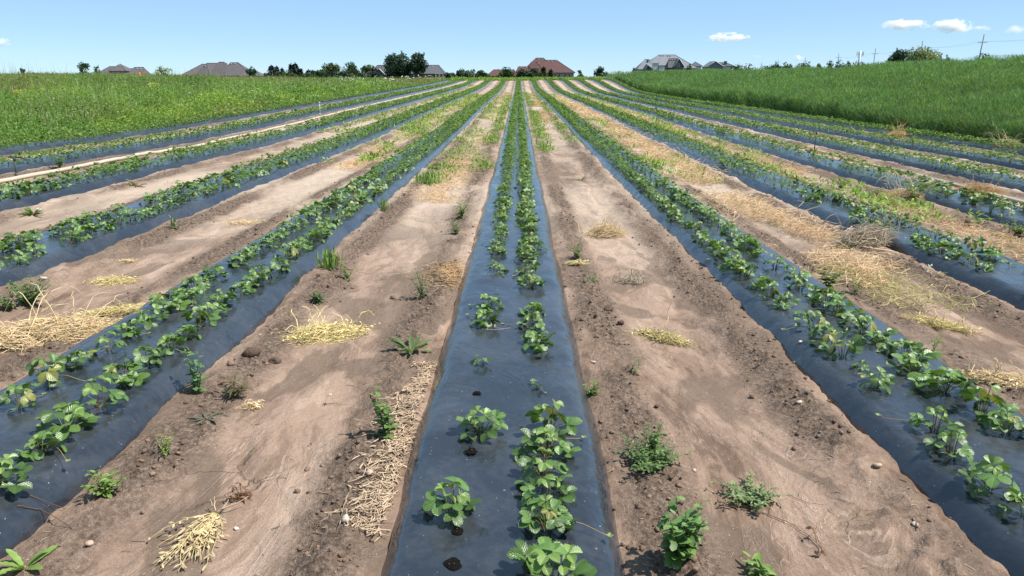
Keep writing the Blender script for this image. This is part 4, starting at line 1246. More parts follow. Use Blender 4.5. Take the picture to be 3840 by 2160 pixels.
def tall_crop():
    mb = MB()
    n = 46000
    y = 12.5 * (126 / 12.5) ** (RNG.random(n) ** .8); px = RNG.uniform(2080, 4050, n)
    x = (px - 1945) / FPX * y / .985
    edge = BX1 + .95 + 1.5 * np.exp(-((y - 46) / 13) ** 2) + .9 * (fbm(x * 0 + 5, y * .5, 171, 3) - .5)
    k = x > edge; x, y, edge = x[k], y[k], edge[k]
    # thicken the front face
    ne = 5000
    ye = 15 * (110 / 15) ** RNG.random(ne); ee = BX1 + .95 + .9 * (fbm(ye * 0 + 5, ye * .5, 171, 3) - .5) + 1.5 * np.exp(-((ye - 46) / 13) ** 2); xe = ee + np.abs(RNG.normal(size=ne)) * .5
    x = np.concatenate([x, xe]); y = np.concatenate([y, ye]); edge = np.concatenate([edge, ee]); n = len(x)
    z = H(x, y); s = np.clip(y / 24, .8, 3.6) ** .75
    pt = fbm(x * .3, y * .22, 172, 3); p2 = fbm(x * 1.1, y * .8, 173, 2)
    h = (.86 + .5 * sstep(.3, .7, pt) + .34 * (p2 - .5)) * (.78 + .22 * sstep(0, 1.2, x - edge))
    c = np.array([.128, .225, .078]) * (.72 + .62 * pt[:, None]) + np.array([.03, .03, 0]) * sstep(.5, .7, p2)[:, None]
    blades(mb, np.stack([x, y, z], 1), np.stack([RNG.normal(size=n) * .10, RNG.normal(size=n) * .10, np.ones(n)], 1), h, .016 * s, c * .9)
    for q in range(15):
        f = .12 + .88 * RNG.random(n) ** .75
        pos = np.stack([x + RNG.normal(size=n) * .06 * s, y + RNG.normal(size=n) * .06 * s, z + h * f * .86], 1)
        az = RNG.uniform(0, 6.283, n)
        d = np.stack([np.cos(az) * .65, np.sin(az) * .65, RNG.uniform(.35, 1.5, n)], 1)
        L = (.30 - .14 * f) * RNG.uniform(.6, 1.3, n) * s ** .4
        blades(mb, pos, d, L, .016 * s, c * RNG.uniform(.6, 1.45, (n, 1)))
    return tag(mb.build("tall_crop", M_FIELD), "tall feathery green crop filling the rise beyond the last bed", "tall crop", None, "stuff")
tall_crop()

# ------------------------------------------------------------------ trees and shrubs beyond the crest
def crown_leaves(mb, cx, cy, cz, rx, ry, rz, n, leaf, col, seed, lumps=14, rag=.35, fill=.25):
    rng = np.random.default_rng(seed)
    cs = rdirs(lumps, rng) * rng.uniform(.35, .80, (lumps, 1)); cs[:, 2] = np.clip(cs[:, 2], -.75, .95)
    rad = rng.uniform(.28, .50, lumps)
    ci = rng.integers(0, lumps, n)
    d = rdirs(n, rng)
    rr = rad[ci] * (1 + rng.normal(size=n) * .14 * rag / .35) * np.where(rng.random(n) < fill, rng.random(n), 1)
    p = cs[ci] + d * rr[:, None]
    tone = rng.uniform(.75, 1.3, lumps)[ci]
    pos = p * np.array([rx, ry, rz]) + np.array([cx, cy, cz])
    nrm = unit(d + rng.normal(size=(n, 3)) * .5)
    dd = unit(np.cross(nrm, rdirs(n, rng)) + np.array([0, 0, -.15]))
    L = leaf * rng.uniform(.6, 1.4, n)
    kites(mb, pos - dd * L[:, None] * .5, dd, nrm, L, L * .62, np.asarray(col) * (tone * rng.uniform(.7, 1.35, n))[:, None], .2)
def broad_tree(name, label, px, ptop, wpx, Y, col, n=1100, leaf=.42, seed=1, lumps=14, cat="tree", group="trees and shrubs beyond the field", pbase=None, spiky=0, fill=.25):
    top = at(px, ptop, Y); g = float(H(np.array(top.x), np.array(Y)))
    base_z = g
    ht = top.z - base_z; w = wpx / FPX * Y * .985
    o = thing(name, label, cat, (top.x, Y, base_z), 0, group)
    cz0 = ht * .18 if pbase is None else max(0, at(px, pbase, Y).z - base_z)
    cr = MB()
    crown_leaves(cr, 0, 0, (ht + cz0) / 2, w * .58, w * .52, (ht - cz0) * .55, int(n * 1.5), leaf * 1.1, col, seed, lumps, fill=fill)
    rng = np.random.default_rng(seed + 5)
    for i in range(spiky):
        b = np.array([rng.normal() * w * .25, rng.normal() * w * .2, ht * rng.uniform(.7, .92)])
        m = 26; t = rng.random(m)
        pos = b + np.stack([rng.normal(size=m) * .12, rng.normal(size=m) * .12, t * ht * .16], 1)
        kites(cr, pos, np.stack([rng.normal(size=m) * .5, rng.normal(size=m) * .5, np.ones(m)], 1), rdirs(m, rng), leaf * (1.1 - .6 * t), leaf * .35, np.asarray(col) * rng.uniform(.7, 1.2, (m, 1)))
    tr = MB()
    tube(tr, [(0, 0, -.2), (0, 0, ht * .35), (.1, 0, ht * .7)], [w * .028 + .05, w * .02 + .04, .04], 7)
    for a in range(5):
        an = a * 1.26
        tube(tr, [(0, 0, ht * (.22 + .07 * a)), (math.cos(an) * w * .18, math.sin(an) * w * .18, ht * (.42 + .07 * a)), (math.cos(an) * w * .32, math.sin(an) * w * .3, ht * (.52 + .07 * a))], [w * .014 + .03, .05, .02], 5)
    cr.build("crown", M_TREE, o); tr.build("trunk", M_BARK, o)
    return o
def conifer(label, px, ptop, wpx, Y, col, n=520, seed=1, leaf=.5, name="spruce_tree", group="spruces beyond the meadow"):
    top = at(px, ptop, Y); g = float(H(np.array(top.x), np.array(Y))); ht = top.z - g; w = wpx / FPX * Y
    o = thing(name, label, "tree", (top.x, Y, g), 0, group)
    n = int(n * 1.9); rng = np.random.default_rng(seed); cr, tr = MB(), MB()
    lay = 11; h = (np.floor(rng.random(n) ** .8 * lay) + rng.uniform(.0, .5, n)) / lay
    az = np.round(rng.uniform(0, 9, n)) * .698 + h * 13 + rng.normal(size=n) * .16
    f = rng.random(n) ** .6; r = w * .5 * (1 - h) ** .8 * f * (.75 + .5 * np.sin(az * 3 + h * 20) ** 2)
    pos = np.stack([np.cos(az) * r, np.sin(az) * r, ht * (.08 + .92 * h) - r * .22 + rng.normal(size=n) * .05], 1)
    d = np.stack([np.cos(az), np.sin(az), rng.uniform(-.5, .35, n)], 1)
    kites(cr, pos, d, unit(np.array([0, 0, 1.]) + rng.normal(size=(n, 3)) * .5), leaf * rng.uniform(.6, 1.3, n), leaf * .4, np.asarray(col) * rng.uniform(.6, 1.4, (n, 1)))
    m = 14
    kites(cr, np.stack([rng.normal(size=m) * .04, rng.normal(size=m) * .04, ht * rng.uniform(.86, 1.0, m)], 1), np.stack([rng.normal(size=m) * .3, rng.normal(size=m) * .3, np.ones(m)], 1), rdirs(m, rng), leaf * .8, leaf * .25, col)
    tube(tr, [(0, 0, -.2), (0, 0, ht * .97)], [w * .03 + .05, .015], 6)
    cr.build("crown", M_TREE, o); tr.build("trunk", M_BARK, o)

TG = np.array([.05, .085, .03]); TD = np.array([.030, .058, .032]); TL = np.array([.085, .115, .040]); TW = np.array([.21, .25, .11]); TB = np.array([.022, .040, .034])
T = broad_tree
T("round_tree", "big dark leafy tree hiding the grey roofed house, broader of the pair", 1489, 200, 98, 205, TD * 1.1, 2200, .55, 201, 18, spiky=9)
T("round_tree", "dark leafy tree joined to the broader one before the grey roofed house", 1567, 202, 66, 203, TD * .95, 1600, .52, 202, 14, spiky=7)
T("round_tree", "rounded yellowish green tree between spruces and the big dark pair", 1244, 244, 66, 190, TL * .8, 1100, .42, 203, 12)
T("shrub", "darker shrub leaning on the rounded yellowish tree", 1206, 262, 50, 186, TG, 600, .38, 204, 9)
T("young_tree", "spiky young tree with upright shoots beside the rounded tree", 1312, 236, 44, 182, TG * 1.15, 700, .36, 205, 10, spiky=8)
T("shrub", "olive bush at the foot of the spiky young tree", 1335, 262, 56, 178, TL * .62, 700, .36, 2051, 10)
T("round_tree", "low dark tree mass next to the grey roofed house's gable", 1378, 247, 62, 240, TG * .9, 900, .48, 206, 13)
T("tree", "sparse young tree alone on the meadow brow far from houses", 306, 232, 44, 150, TG * 1.1, 260, .34, 207, 10, fill=.6)
T("tree", "thin half-bare sapling next to the low brown house", 356, 240, 28, 150, TG * 1.2, 110, .28, 208, 8, fill=.8)
T("shrub", "small dark evergreen shrub on the far meadow brow", 83, 255, 14, 120, TD, 160, .26, 209, 6)
T("shrub", "dark round shrub in front of the large brown roofed house", 941, 254, 34, 170, TD, 420, .36, 210, 8, spiky=3)
T("flowering_shrub", "pale blossoming shrub on the brow between the two brown houses", 603, 252, 58, 118, np.array([.30, .36, .24]), 420, .22, 211, 9, fill=.6)
conifer("dark spruce with one tall tip, first right of the brown house", 1017, 246, 40, 175, TB, 520, 221)
conifer("narrow spruce leaning close to the first dark spruce", 1037, 250, 26, 177, TB, 360, 222)
conifer("small thin spruce in the gap between the spruce groups", 1058, 257, 16, 176, TB * .9, 240, 223)
conifer("tall spruce in the dense group, its tip left of centre", 1092, 241, 44, 178, TB, 620, 224)
conifer("tallest spruce of the dense group with a fine pointed tip", 1107, 238, 40, 176, TB * 1.05, 600, 225)
conifer("short spruce at the outer end of the dense group", 1126, 258, 26, 175, TB * .9, 360, 226)
conifer("low spruce beside the shrubs past the dense group", 1156, 263, 24, 178, TB * .95, 300, 227)
conifer("small spruce standing before the rounded yellowish tree", 1172, 265, 20, 180, TB, 260, 228)
T("shrub", "low hedge-like shrub between spruces and rounded tree", 1150, 274, 46, 170, TG, 500, .34, 229, 9)
for i, (px, pt, w, lab) in enumerate(((1188, 268, 40, "dark low bush filling the gap beside the last spruce"), (1222, 266, 44, "dark bush below the rounded yellowish tree"),
        (1268, 265, 48, "low bush between the rounded tree and the spiky young tree"), (1300, 262, 46, "mid green bush under the spiky young tree's shoots"), (1350, 268, 40, "low brownish green bush before the dark tree mass"),
        (1398, 256, 40, "small round bush touching the grey house's gable"), (1080, 262, 44, "dark undergrowth bush at the foot of the dense spruce group"), (1020, 268, 44, "low bush at the foot of the first dark spruce"), (1118, 272, 40, "low bush under the short end spruce"))):
    T("bush", lab, px, pt, w * 1.4, 168 + i, (TG, TD, TB * 1.3)[i % 3] * (1.15 if i in (3, 4) else .95), 520, .38, 290 + i, 9, group="bushes beyond the meadow")
for i, (px, pt, w) in enumerate(((1690, 266, 40), (1722, 262, 44), (1756, 264, 42), (1790, 261, 46), (1818, 270, 34))):
    lab = ["bush at the end of the grey roofed house's wall", "dark bush with a flat top between grey and red roofs", "middle bush of the row between grey and red roofs",
           "tallest bush of the row between grey and red roofs", "last low bush before the red roof's low wing"][i]
    T("bush", lab, px, pt, w, 172 + i * 3, TG * (.9 + .1 * (i % 3)), 560, .36, 230 + i, 9, group="bushes between the houses")
T("bush", "grey green bush covering the red house's low wing", 1893, 257, 58, 170, TG * 1.15, 900, .36, 240, 11)
T("bush", "dark dense bush before the red house's middle wing", 1958, 259, 52, 172, TD, 850, .36, 241, 11)
T("bush", "dark bush touching the red house's main roof", 1996, 257, 48, 173, TD * 1.1, 800, .36, 242, 11, spiky=4)
conifer("narrow upright cedar before the red main roof", 2038, 252, 22, 171, TG, 420, 243, name="cedar_tree")
conifer("short cedar at the corner of the red house's stone wall", 2066, 262, 18, 172, TG * .9, 320, 244, name="cedar_tree")
T("bush", "low yellow green bush between the cedars and dark bushes", 2022, 274, 44, 165, TL * .7, 600, .32, 245, 9)
T("shrub", "ragged little shrub alone beyond the red house", 2176, 268, 26, 160, TG, 260, .30, 246, 6, spiky=4)
T("bush", "dark bush peeping over the near end of the tall crop", 2254, 252, 50, 200, TD, 520, .4, 247, 9, spiky=3)
T("shrub", "small dark shrub at the foot of the grey slate-roofed house", 2378, 256, 22, 205, TD, 220, .34, 248, 6)
T("shrub", "small shrub between the slate-roofed house and the next roof", 2586, 243, 20, 240, TG, 220, .4, 249, 6)
for i, (px, pt, w) in enumerate(((2760, 245, 46), (2818, 243, 50), (2880, 241, 44), (2910, 233, 24), (2955, 240, 56), (3012, 238, 50))):
    lab = ["low treetop just past the farthest roofs", "low treetop two along from the farthest roofs", "flat treetop below the shortest utility poles", "small dark treetop rising above the flat ones by a thin pole",
           "wide pale treetop past the small dark one", "treetop beside the sixth utility pole"][i]
    T("distant_tree", lab, px, pt, w * 1.5, 330, TG * 1.1, 420, .7, 260 + i, 8, group="distant treetops behind the tall crop")
T("distant_tree", "small treetop at the foot of a thin pole left of the rounded ones", 3032, 231, 24, 330, TG, 240, .6, 270, 7, group="distant treetops behind the tall crop")
T("distant_tree", "rounded grey green treetop, first of two alike", 3072, 234, 38, 335, TG * 1.3, 360, .65, 271, 8, group="distant treetops behind the tall crop")
T("distant_tree", "rounded grey green treetop, second of two alike", 3110, 234, 36, 335, TG * 1.3, 360, .65, 272, 8, group="distant treetops behind the tall crop")
T("distant_tree", "broad treetop in front of the pole with side arms", 3160, 225, 52, 330, TG * 1.2, 560, .65, 273, 10, group="distant treetops behind the tall crop")
T("distant_tree", "broad treetop in front of the pale tower", 3212, 225, 58, 330, TG * 1.1, 600, .65, 274, 10, group="distant treetops behind the tall crop")
T("distant_tree", "dark low tree right of the tower's foot", 3240, 230, 24, 325, TG * .8, 260, .6, 275, 7, group="distant treetops behind the tall crop")
T("round_tree", "small dark round tree beside the third utility pole", 3312, 220, 34, 230, TD * .9, 520, .5, 276, 9)
T("round_tree", "big dark tree standing against the pale willow", 3377, 188, 70, 215, TD * 1.15, 1500, .55, 277, 14, spiky=6)
T("willow_tree", "pale yellow green willow with a wide rounded crown", 3466, 187, 108, 205, TW, 2400, .5, 278, 18)
T("distant_tree", "dark tree just right of the willow", 3530, 211, 24, 225, TD * 1.1, 340, .5, 279, 7)
T("distant_tree", "dark ragged tree second right of the willow", 3558, 212, 36, 225, TD * 1.1, 460, .5, 280, 8, spiky=3)
conifer("tiny pointed conifer on the crop skyline before the tallest pole", 3642, 222, 12, 200, TG, 160, 281, name="pine_tree")
T("pine_tree", "flat-topped dark pine at the tallest pole's foot", 3694, 211, 44, 190, TG, 480, .45, 282, 8)
T("distant_tree", "small treetop on the skyline past the dark ragged tree", 3590, 226, 26, 230, TG * 1.1, 220, .5, 283, 6)

# ------------------------------------------------------------------ houses
def roof_mat(name, col):
    m, nt, b = new_mat(name)
    tc = N(nt, "ShaderNodeTexCoord")
    nz = noise(nt, tc.outputs["Object"], 1.2, 5, .65)
    wv = N(nt, "ShaderNodeTexWave"); wv.bands_direction = 'Z'; wv.inputs["Scale"].default_value = 1.6; wv.inputs["Distortion"].default_value = .6
    nt.links.new(tc.outputs["Object"], wv.inputs["Vector"])
    f = math_n(nt, 'ADD', math_n(nt, 'MULTIPLY', nz, .8), math_n(nt, 'MULTIPLY', wv.outputs["Fac"], .2))
    r = ramp(nt, [(.3, tuple(x * .78 for x in col)), (.7, tuple(x * 1.22 for x in col))])
    nt.links.new(f, r.inputs[0]); nt.links.new(r.outputs[0], b.inputs["Base Color"])
    b.inputs["Roughness"].default_value = .85; b.inputs["Specular IOR Level"].default_value = .2
    return m
R_BROWN = roof_mat("brown_shingle", (.112, .100, .104)); R_RED = roof_mat("red_brown_shingle", (.105, .056, .052))
R_GREY = roof_mat("grey_shingle", (.095, .095, .10)); R_SLATE = roof_mat("slate_shingle", (.185, .195, .21))
W_BRICK = plain_mat("beige_stone_wall", (.33, .27, .21), .9, .25, 2.5); W_PALE = plain_mat("pale_render", (.55, .54, .52), .8, .08, 1.)
W_DARK = plain_mat("dark_wall", (.12, .115, .11), .8, .1, 1.); M_VENT = plain_mat("vent_metal", (.55, .53, .5), .4, .05)
M_TRIM = plain_mat("pale_trim", (.6, .6, .6), .6, .05)
m_, nt_, b_ = new_mat("window_glass"); b_.inputs["Base Color"].default_value = (.03, .035, .045, 1); b_.inputs["Roughness"].default_value = .08; M_GLASS = m_
class House:
    def __init__(s, label, pxc, Y, cat="house"):
        c = at(pxc, 290, Y); s.g = 1.4; s.o0 = Vector((c.x, Y, s.g)); s.Y = Y
        s.root = thing("house", label, cat, s.o0, 0, "houses beyond the field")
    def q(s, px, py, dy=0):
        return at(px, py, s.Y + dy) - s.o0
    def hip(s, e0, e1, pe, r0, r1, pr, dep, dy=0, mat=R_BROWN, wall=W_BRICK, vents=(), gable=False, over=.35):
        """a hipped roof on its own block of wall; e = eaves, r = ridge, in photo pixels at this depth"""
        a, b_ = s.q(e0, pe, dy), s.q(e1, pe, dy); c, d = s.q(r0, pr, dy), s.q(r1, pr, dy)
        y0, y1, ym = dy - dep / 2, dy + dep / 2, dy; ze, zr = a.z, c.z; th = .18
        V = [(a.x, y0, ze), (b_.x, y0, ze), (b_.x, y1, ze), (a.x, y1, ze), (c.x, ym, zr), (d.x, ym, zr),
             (a.x, y0, ze - th), (b_.x, y0, ze - th), (b_.x, y1, ze - th), (a.x, y1, ze - th)]
        Q = [(0, 1, 5, 4), (2, 3, 4, 5), (0, 6, 7, 1), (1, 7, 8, 2), (2, 8, 9, 3), (3, 9, 6, 0), (6, 9, 8, 7)]
        Tt = [(1, 2, 5), (3, 0, 4)]
        mb = MB(); mb.add(V, Q, Tt)
        rf = mb.build("roof", mat, s.root, smooth=False)
        mb = MB(); tube(mb, [(c.x, ym, zr + .03), (d.x + .01, ym, zr + .03)], .12, 6)
        for p, qv in ((0, 4), (1, 5)): tube(mb, [np.array(V[p]) + [0, 0, .03], np.array(V[qv]) + [0, 0, .03]], .10, 6)
        mb.build("ridge_cap", mat, rf, smooth=False)
        for v in vents:
            p = s.q(v[0], v[1], dy); t = (zr - p.z) / max(zr - ze, .01); yy = ym + (y0 - ym) * t
            mv = MB(); box(mv, p.x - .22, p.x + .22, yy - .35, yy + .1, p.z - .1, p.z + .28); mv.build("roof_vent", M_VENT, rf, smooth=False)
        mb = MB(); box(mb, a.x + over, b_.x - over, y0 + over, y1 - over, -1.0, ze - th - .004)
        w = mb.build("wall", wall, s.root, smooth=False)
        s.front = y0 + over; s.wall = w
        return rf
    def windows(s, lst, py, w=.9, h=1.1):
        for px in lst:
            p = s.q(px, py, s.front)
            mb = MB(); x0, x1, z0, z1 = p.x - w / 2, p.x + w / 2, p.z - h / 2, p.z + h / 2; f = s.front
            for bx in ((x0 - .1, x1 + .1, z1, z1 + .1), (x0 - .1, x1 + .1, z0 - .1, z0), (x0 - .1, x0, z0, z1), (x1, x1 + .1, z0, z1)):
                box(mb, bx[0], bx[1], f - .06, f + .05, bx[2], bx[3])
            wf = mb.build("window", M_TRIM, s.root, smooth=False)
            mb = MB(); box(mb, x0, x1, f - .03, f + .04, z0, z1); mb.build("pane", M_GLASS, wf, smooth=False)
    def finial(s, px, py, pt, dy=0):
        a, b_ = s.q(px, py, dy), s.q(px, pt, dy); mb = MB()
        tube(mb, [a, (a + b_) / 2, b_], [.09, .12, .02], 6); mb.build("finial", M_WIRE, s.root)
    def block(s, name, px0, px1, p0, p1, dy, dep, mat, cap=None):
        a, b_ = s.q(px0, p1, dy), s.q(px1, p0, dy); mb = MB(); box(mb, a.x, b_.x, dy, dy + dep, a.z, b_.z)
        o = mb.build(name, mat, s.root, smooth=False)
        if cap:
            mb = MB(); box(mb, a.x - .15, b_.x + .15, dy - .15, dy + dep + .15, b_.z + .003, b_.z + .2); mb.build("cap", cap, o, smooth=False)
        return o
    def gable(s, px0, px1, pe, pxp, pp, dy, dep, mat, face, trim=True, down=None):
        """a front-facing gable: roof slopes either side of a triangular face"""
        a, b_, c = s.q(px0, pe, dy), s.q(px1, pe, dy), s.q(pxp, pp, dy); th = .22
        y0, y1 = dy - .4, dy + dep
        mb = MB()
        V = [(a.x - .3, y0, a.z), (c.x, y0, c.z + .2), (b_.x + .3, y0, b_.z), (a.x - .3, y1, a.z), (c.x, y1, c.z + .2), (b_.x + .3, y1, b_.z)]
        V += [(x, y, z - th) for x, y, z in V]
        Q = [(0, 1, 4, 3), (1, 2, 5, 4), (6, 9, 10, 7), (7, 10, 11, 8), (0, 6, 7, 1), (1, 7, 8, 2), (0, 3, 9, 6), (2, 8, 11, 5), (3, 4, 10, 9), (4, 5, 11, 10)]
        mb.add(V, Q); rf = mb.build("gable_roof", mat, s.root, smooth=False)
        zb = (down if down is not None else a.z - 2.5)
        mb = MB(); V = [(a.x, dy, zb), (b_.x, dy, zb), (b_.x, dy, b_.z - .05), (c.x, dy, c.z - .05), (a.x, dy, a.z - .05)]
        V2 = [(x, dy + dep - .05, z) for x, y, z in V]
        mb.add(V + V2, [(0, 1, 6, 5), (1, 2, 7, 6), (2, 3, 8, 7), (3, 4, 9, 8), (4, 0, 5, 9), (0, 4, 2, 1), (5, 6, 7, 9)], [(4, 3, 2), (9, 7, 8)])
        mb.build("gable_wall", face, s.root, smooth=False)
        if trim:
            mb = MB(); tube(mb, [(V[0][0], y0 - .03, a.z), (c.x, y0 - .03, c.z + .1), (b_.x + .3, y0 - .03, b_.z)], .13, 5); mb.build("trim", M_TRIM, rf)
# low brown house on the meadow brow
h = House("low brown hipped-roof house beside the thin sapling, behind the orange marker", 470, 300)
h.hip(386, 505, 276, 410, 442, 249.5, 9, 3, R_BROWN, W_BRICK)
h.hip(424, 492, 266, 449, 453, 240.5, 8, -2, R_BROWN, W_BRICK, [(452, 245)])
h.hip(470, 530, 280, 486, 512, 257, 7, 1, R_BROWN, W_BRICK)
h.hip(493, 553, 280, 504, 539, 252.5, 7, -3.5, R_BROWN, W_BRICK, [(517, 258), (531, 258)])
# large brown house
h = House("large brown house with several tall hipped roofs above the meadow brow", 845, 280)
h.hip(702, 850, 284, 757, 840, 240.5, 12, 2, R_BROWN, W_BRICK)
h.hip(770, 872, 284, 775, 850, 237, 11, 1, R_BROWN, W_BRICK)
h.hip(800, 858, 284, 820, 842, 233, 8, -4, R_BROWN, W_BRICK)
h.hip(842, 962, 284, 864, 894, 235, 10, -2, R_BROWN, W_BRICK, [(868, 239), (882, 239)])
h.hip(746, 800, 284, 769, 776, 243, 6, -7, R_BROWN, W_BRICK, [(771, 248)])
h.hip(905, 988, 284, 935, 957, 262, 8, -4, R_BROWN, W_BRICK)
# grey roofed house behind the big trees
h = House("grey roofed bungalow mostly hidden behind the big dark pair of trees", 1530, 235)
h.hip(1388, 1672, 277, 1418, 1646, 245, 12, 0, R_GREY, W_DARK, [(1624, 251)])
h.hip(1392, 1450, 279, 1414, 1430, 246, 9, -5, R_GREY, W_DARK)
h.gable(1402, 1440, 279, 1421, 258, -10, 4, R_GREY, W_DARK)
h.hip(1362, 1428, 290, 1372, 1418, 280, 6, -8, R_SLATE, W_PALE)
h.windows((1640, 1655), 283, .8, .9)
# red-brown house
h = House("stone house with steep red brown roofs at the end of the rows", 2050, 250)
h.hip(1952, 2092, 274, 2010, 2038, 218, 14, 4, R_RED, W_BRICK, [(2020, 223), (2034, 223)])
h.hip(1998, 2151, 273, 2040, 2087, 226, 13, -1, R_RED, W_BRICK, [(2056, 230), (2070, 230), (2084, 230)])
h.windows((2083, 2097, 2120, 2135), 283.5, .75, 1.0)
h.hip(1980, 2036, 274, 2008, 2018, 234, 7, -7, R_RED, W_BRICK, [(2020, 238)])
h.hip(1926, 2004, 286, 1944, 1986, 250.5, 9, -3, R_RED, W_BRICK, [(1956, 254), (1975, 254)])
h.hip(1826, 1942, 285, 1851, 1928, 262, 9, -2, R_RED, W_BRICK, [(1920, 267)])
h.windows((1838, 1850), 289, .7, .7)
h.finial(1991, 243, 227, 0); h.finial(2087, 227, 223, -1); h.finial(1868, 263, 256, -2); h.finial(1926, 263, 258, -2); h.finial(2068, 268, 256, -8)
# slate-roofed house
h = House("tall slate-roofed house with pale gables and chimney above the tall crop", 2480, 270)
h.hip(2383, 2450, 260, 2418, 2432, 223, 9, 0, R_SLATE, W_PALE, )
h.hip(2398, 2598, 256, 2469, 2531, 206, 14, 4, R_SLATE, W_PALE, [(2474, 209), (2480, 209), (2486, 209), (2504, 210), (2512, 210)])
h.gable(2528, 2562, 250, 2546, 220, -7, 7, R_SLATE, W_DARK)
h.hip(2498, 2556, 254, 2508, 2546, 220, 6, -3, R_GREY, W_DARK, [(2512, 225), (2520, 225), (2529, 224), (2537, 223)])
h.block("chimney", 2449, 2471, 237, 262, -9, 1.6, W_PALE, M_TRIM)
h.block("bay_wall", 2471, 2492, 247, 268, -9.5, 2.0, W_PALE, R_SLATE)
h.block("side_chimney", 2429.5, 2436.5, 224, 262, -1.5, 1.2, W_PALE, M_TRIM)
h.gable(2420, 2446, 262, 2428, 243, -8, 4, R_SLATE, W_DARK)
h.front = -7.02; h.windows((2543,), 243.5, .6, 1.1)
# two far roofs
h = House("small pointed grey roof showing between slate house and far gable", 2607, 330)
h.hip(2588, 2628, 248, 2605, 2608, 232.5, 6, 0, R_GREY, W_PALE)
h = House("far grey gabled roof with a long ridge at the tall crop's skyline", 2695, 330)
h.gable(2655, 2711, 250, 2683, 230, -4, 10, R_SLATE, R_SLATE)
h.hip(2672, 2742, 248, 2696, 2722, 234.5, 9, 3, R_GREY, W_PALE)
h.block("chimney", 2717, 2726, 231, 244, 0, 1.0, W_DARK, R_GREY)

# ------------------------------------------------------------------ poles, wires, tower, marker
POLES = [(3691, 129, 195, "tallest leaning utility pole with four rows of insulators", .055), (3460, 154, 228, "utility pole rising behind the pale willow", .0),
         (3284, 181, 277, "slim utility pole between the small dark tree and the tower", .02), (3146, 201, 326, "short utility pole with side arms above the broad treetop", 0.),
         (3021, 216, 379, "thin far utility pole beside the rounded treetops", 0.), (2919, 224, 430, "very thin far pole beside the small dark treetop", 0.),
         (2857, 231, 480, "tiny far pole third from the farthest roofs", 0.), (2774, 234, 520, "farthest tiny pole closest to the grey roofs", 0.)]
tops = []
for px, pt, Y, lab, lean in POLES:
    p = at(px, pt, Y); g = float(H(np.array(p.x), np.array(Y)))
    o = thing("utility_pole", lab, "utility pole", (p.x - lean * 12, Y, g), 0, "utility poles along the far road")
    hh = p.z - g; lx = lean * 12
    mb = MB(); tube(mb, [(0, 0, -.5), (lx * .5, 0, hh * .5), (lx, 0, hh)], [.15, .13, .10], 8); mb.build("pole", M_POLE, o)
    arms = [1.9, 5.1, 7.0, 9.0] if Y < 300 else [1.6, 4.2]
    for i, dz in enumerate(arms):
        f = 1 - dz / hh; half = 1.15 if i == 0 else .8
        mb = MB(); box(mb, lx * f - half, lx * f + half, -.06, .06, hh - dz - .04, hh - dz + .04); a = mb.build("crossarm", M_POLE, o, smooth=False)
        mb = MB()
        for sx in (-.9, -.45, .45, .9): tube(mb, [(lx * f + sx * half, 0, hh - dz + .075), (lx * f + sx * half, 0, hh - dz + .28)], .06, 6)
        mb.build("insulators", M_VENT, a)
    tops.append((p.x - lean * 12, lx, Y, g, hh))
tops = [(tops[0][0] - 2, tops[0][1], 150, tops[0][3], tops[0][4])] + tops
for i in range(4):
    x0, l0, y0, g0, h0 = tops[i]; x1, l1, y1, g1, h1 = tops[i + 1]
    mb = MB()
    for dz, sx in ((1.65, -1.3), (1.65, 1.3), (4.85, .8), (6.75, -.8), (8.75, .8)):
        t = np.linspace(0, 1, 15)[:, None]
        a = np.array([x0 + l0 * (1 - dz / h0) + sx, y0, g0 + h0 - dz]); b = np.array([x1 + l1 * (1 - dz / h1) + sx, y1, g1 + h1 - dz])
        tube(mb, a * (1 - t) + b * t - np.array([[0, 0, 1.]]) * 2.4 * t * (1 - t), 0.011, 4)
    tag(mb.build("overhead_wires", M_WIRE), ["overhead wires running from the tallest pole out of the frame", "overhead wires between the tallest pole and the willow's pole",
        "overhead wires between the willow's pole and the slim pole", "overhead wires between the slim pole and the short pole"][i], "overhead wires", "overhead wires between the poles")
# cell tower
p = at(3227, 190, 520); g = 1.4; hh = p.z - g
o = thing("cell_tower", "pale cell tower with antenna panels rising behind the broad treetop", "cell tower", (p.x, 520, g))
M_TOWER = plain_mat("galvanised_tower", (.55, .58, .62), .5, .06)
mb = MB(); tube(mb, [(0, 0, 0), (0, 0, hh)], [1.0, .6], 10); mb.build("mast", M_TOWER, o)
mb = MB()
for s in (-1, 1): tube(mb, [(0, 0, hh * .86), (s * 2.0, 0, hh * .9)], .12, 5); tube(mb, [(0, 0, hh * .78), (s * 1.6, 0, hh * .82)], .12, 5)
mb.build("bracket", M_TOWER, o)
for sx in (-2.1, -.9, .3, 1.3, 2.1):
    mb = MB(); box(mb, sx - .22, sx + .22, -.35, -.05, hh * .84, hh * .84 + 2.6); mb.build("antenna_panel", M_TOWER, o, smooth=False)
# orange marker on the meadow brow
p = P(525, 300) if False else at(525, 287, 82)
M_ORANGE = plain_mat("safety_orange", (.85, .13, .05), .5, .08)
g = float(H(np.array(p.x), np.array(82.)))
o = thing("marker_post", "orange safety marker on a dark stake on the meadow brow", "marker", (p.x, 82, g))
zt = at(525, 271, 82).z - g; zb = at(525, 286, 82).z - g
mb = MB(); tube(mb, [(0, 0, -.1), (0, 0, zb + .02)], .035, 6); mb.build("stake", M_DARKMETAL, o)
mb = MB(); tube(mb, [(0, 0, zb), (0, 0, zb + .05), (0, 0, zb + (zt - zb) * .4), (0, 0, zt)], [.11, .10, .08, .05], 12); mb.build("marker_sleeve", M_ORANGE, o)

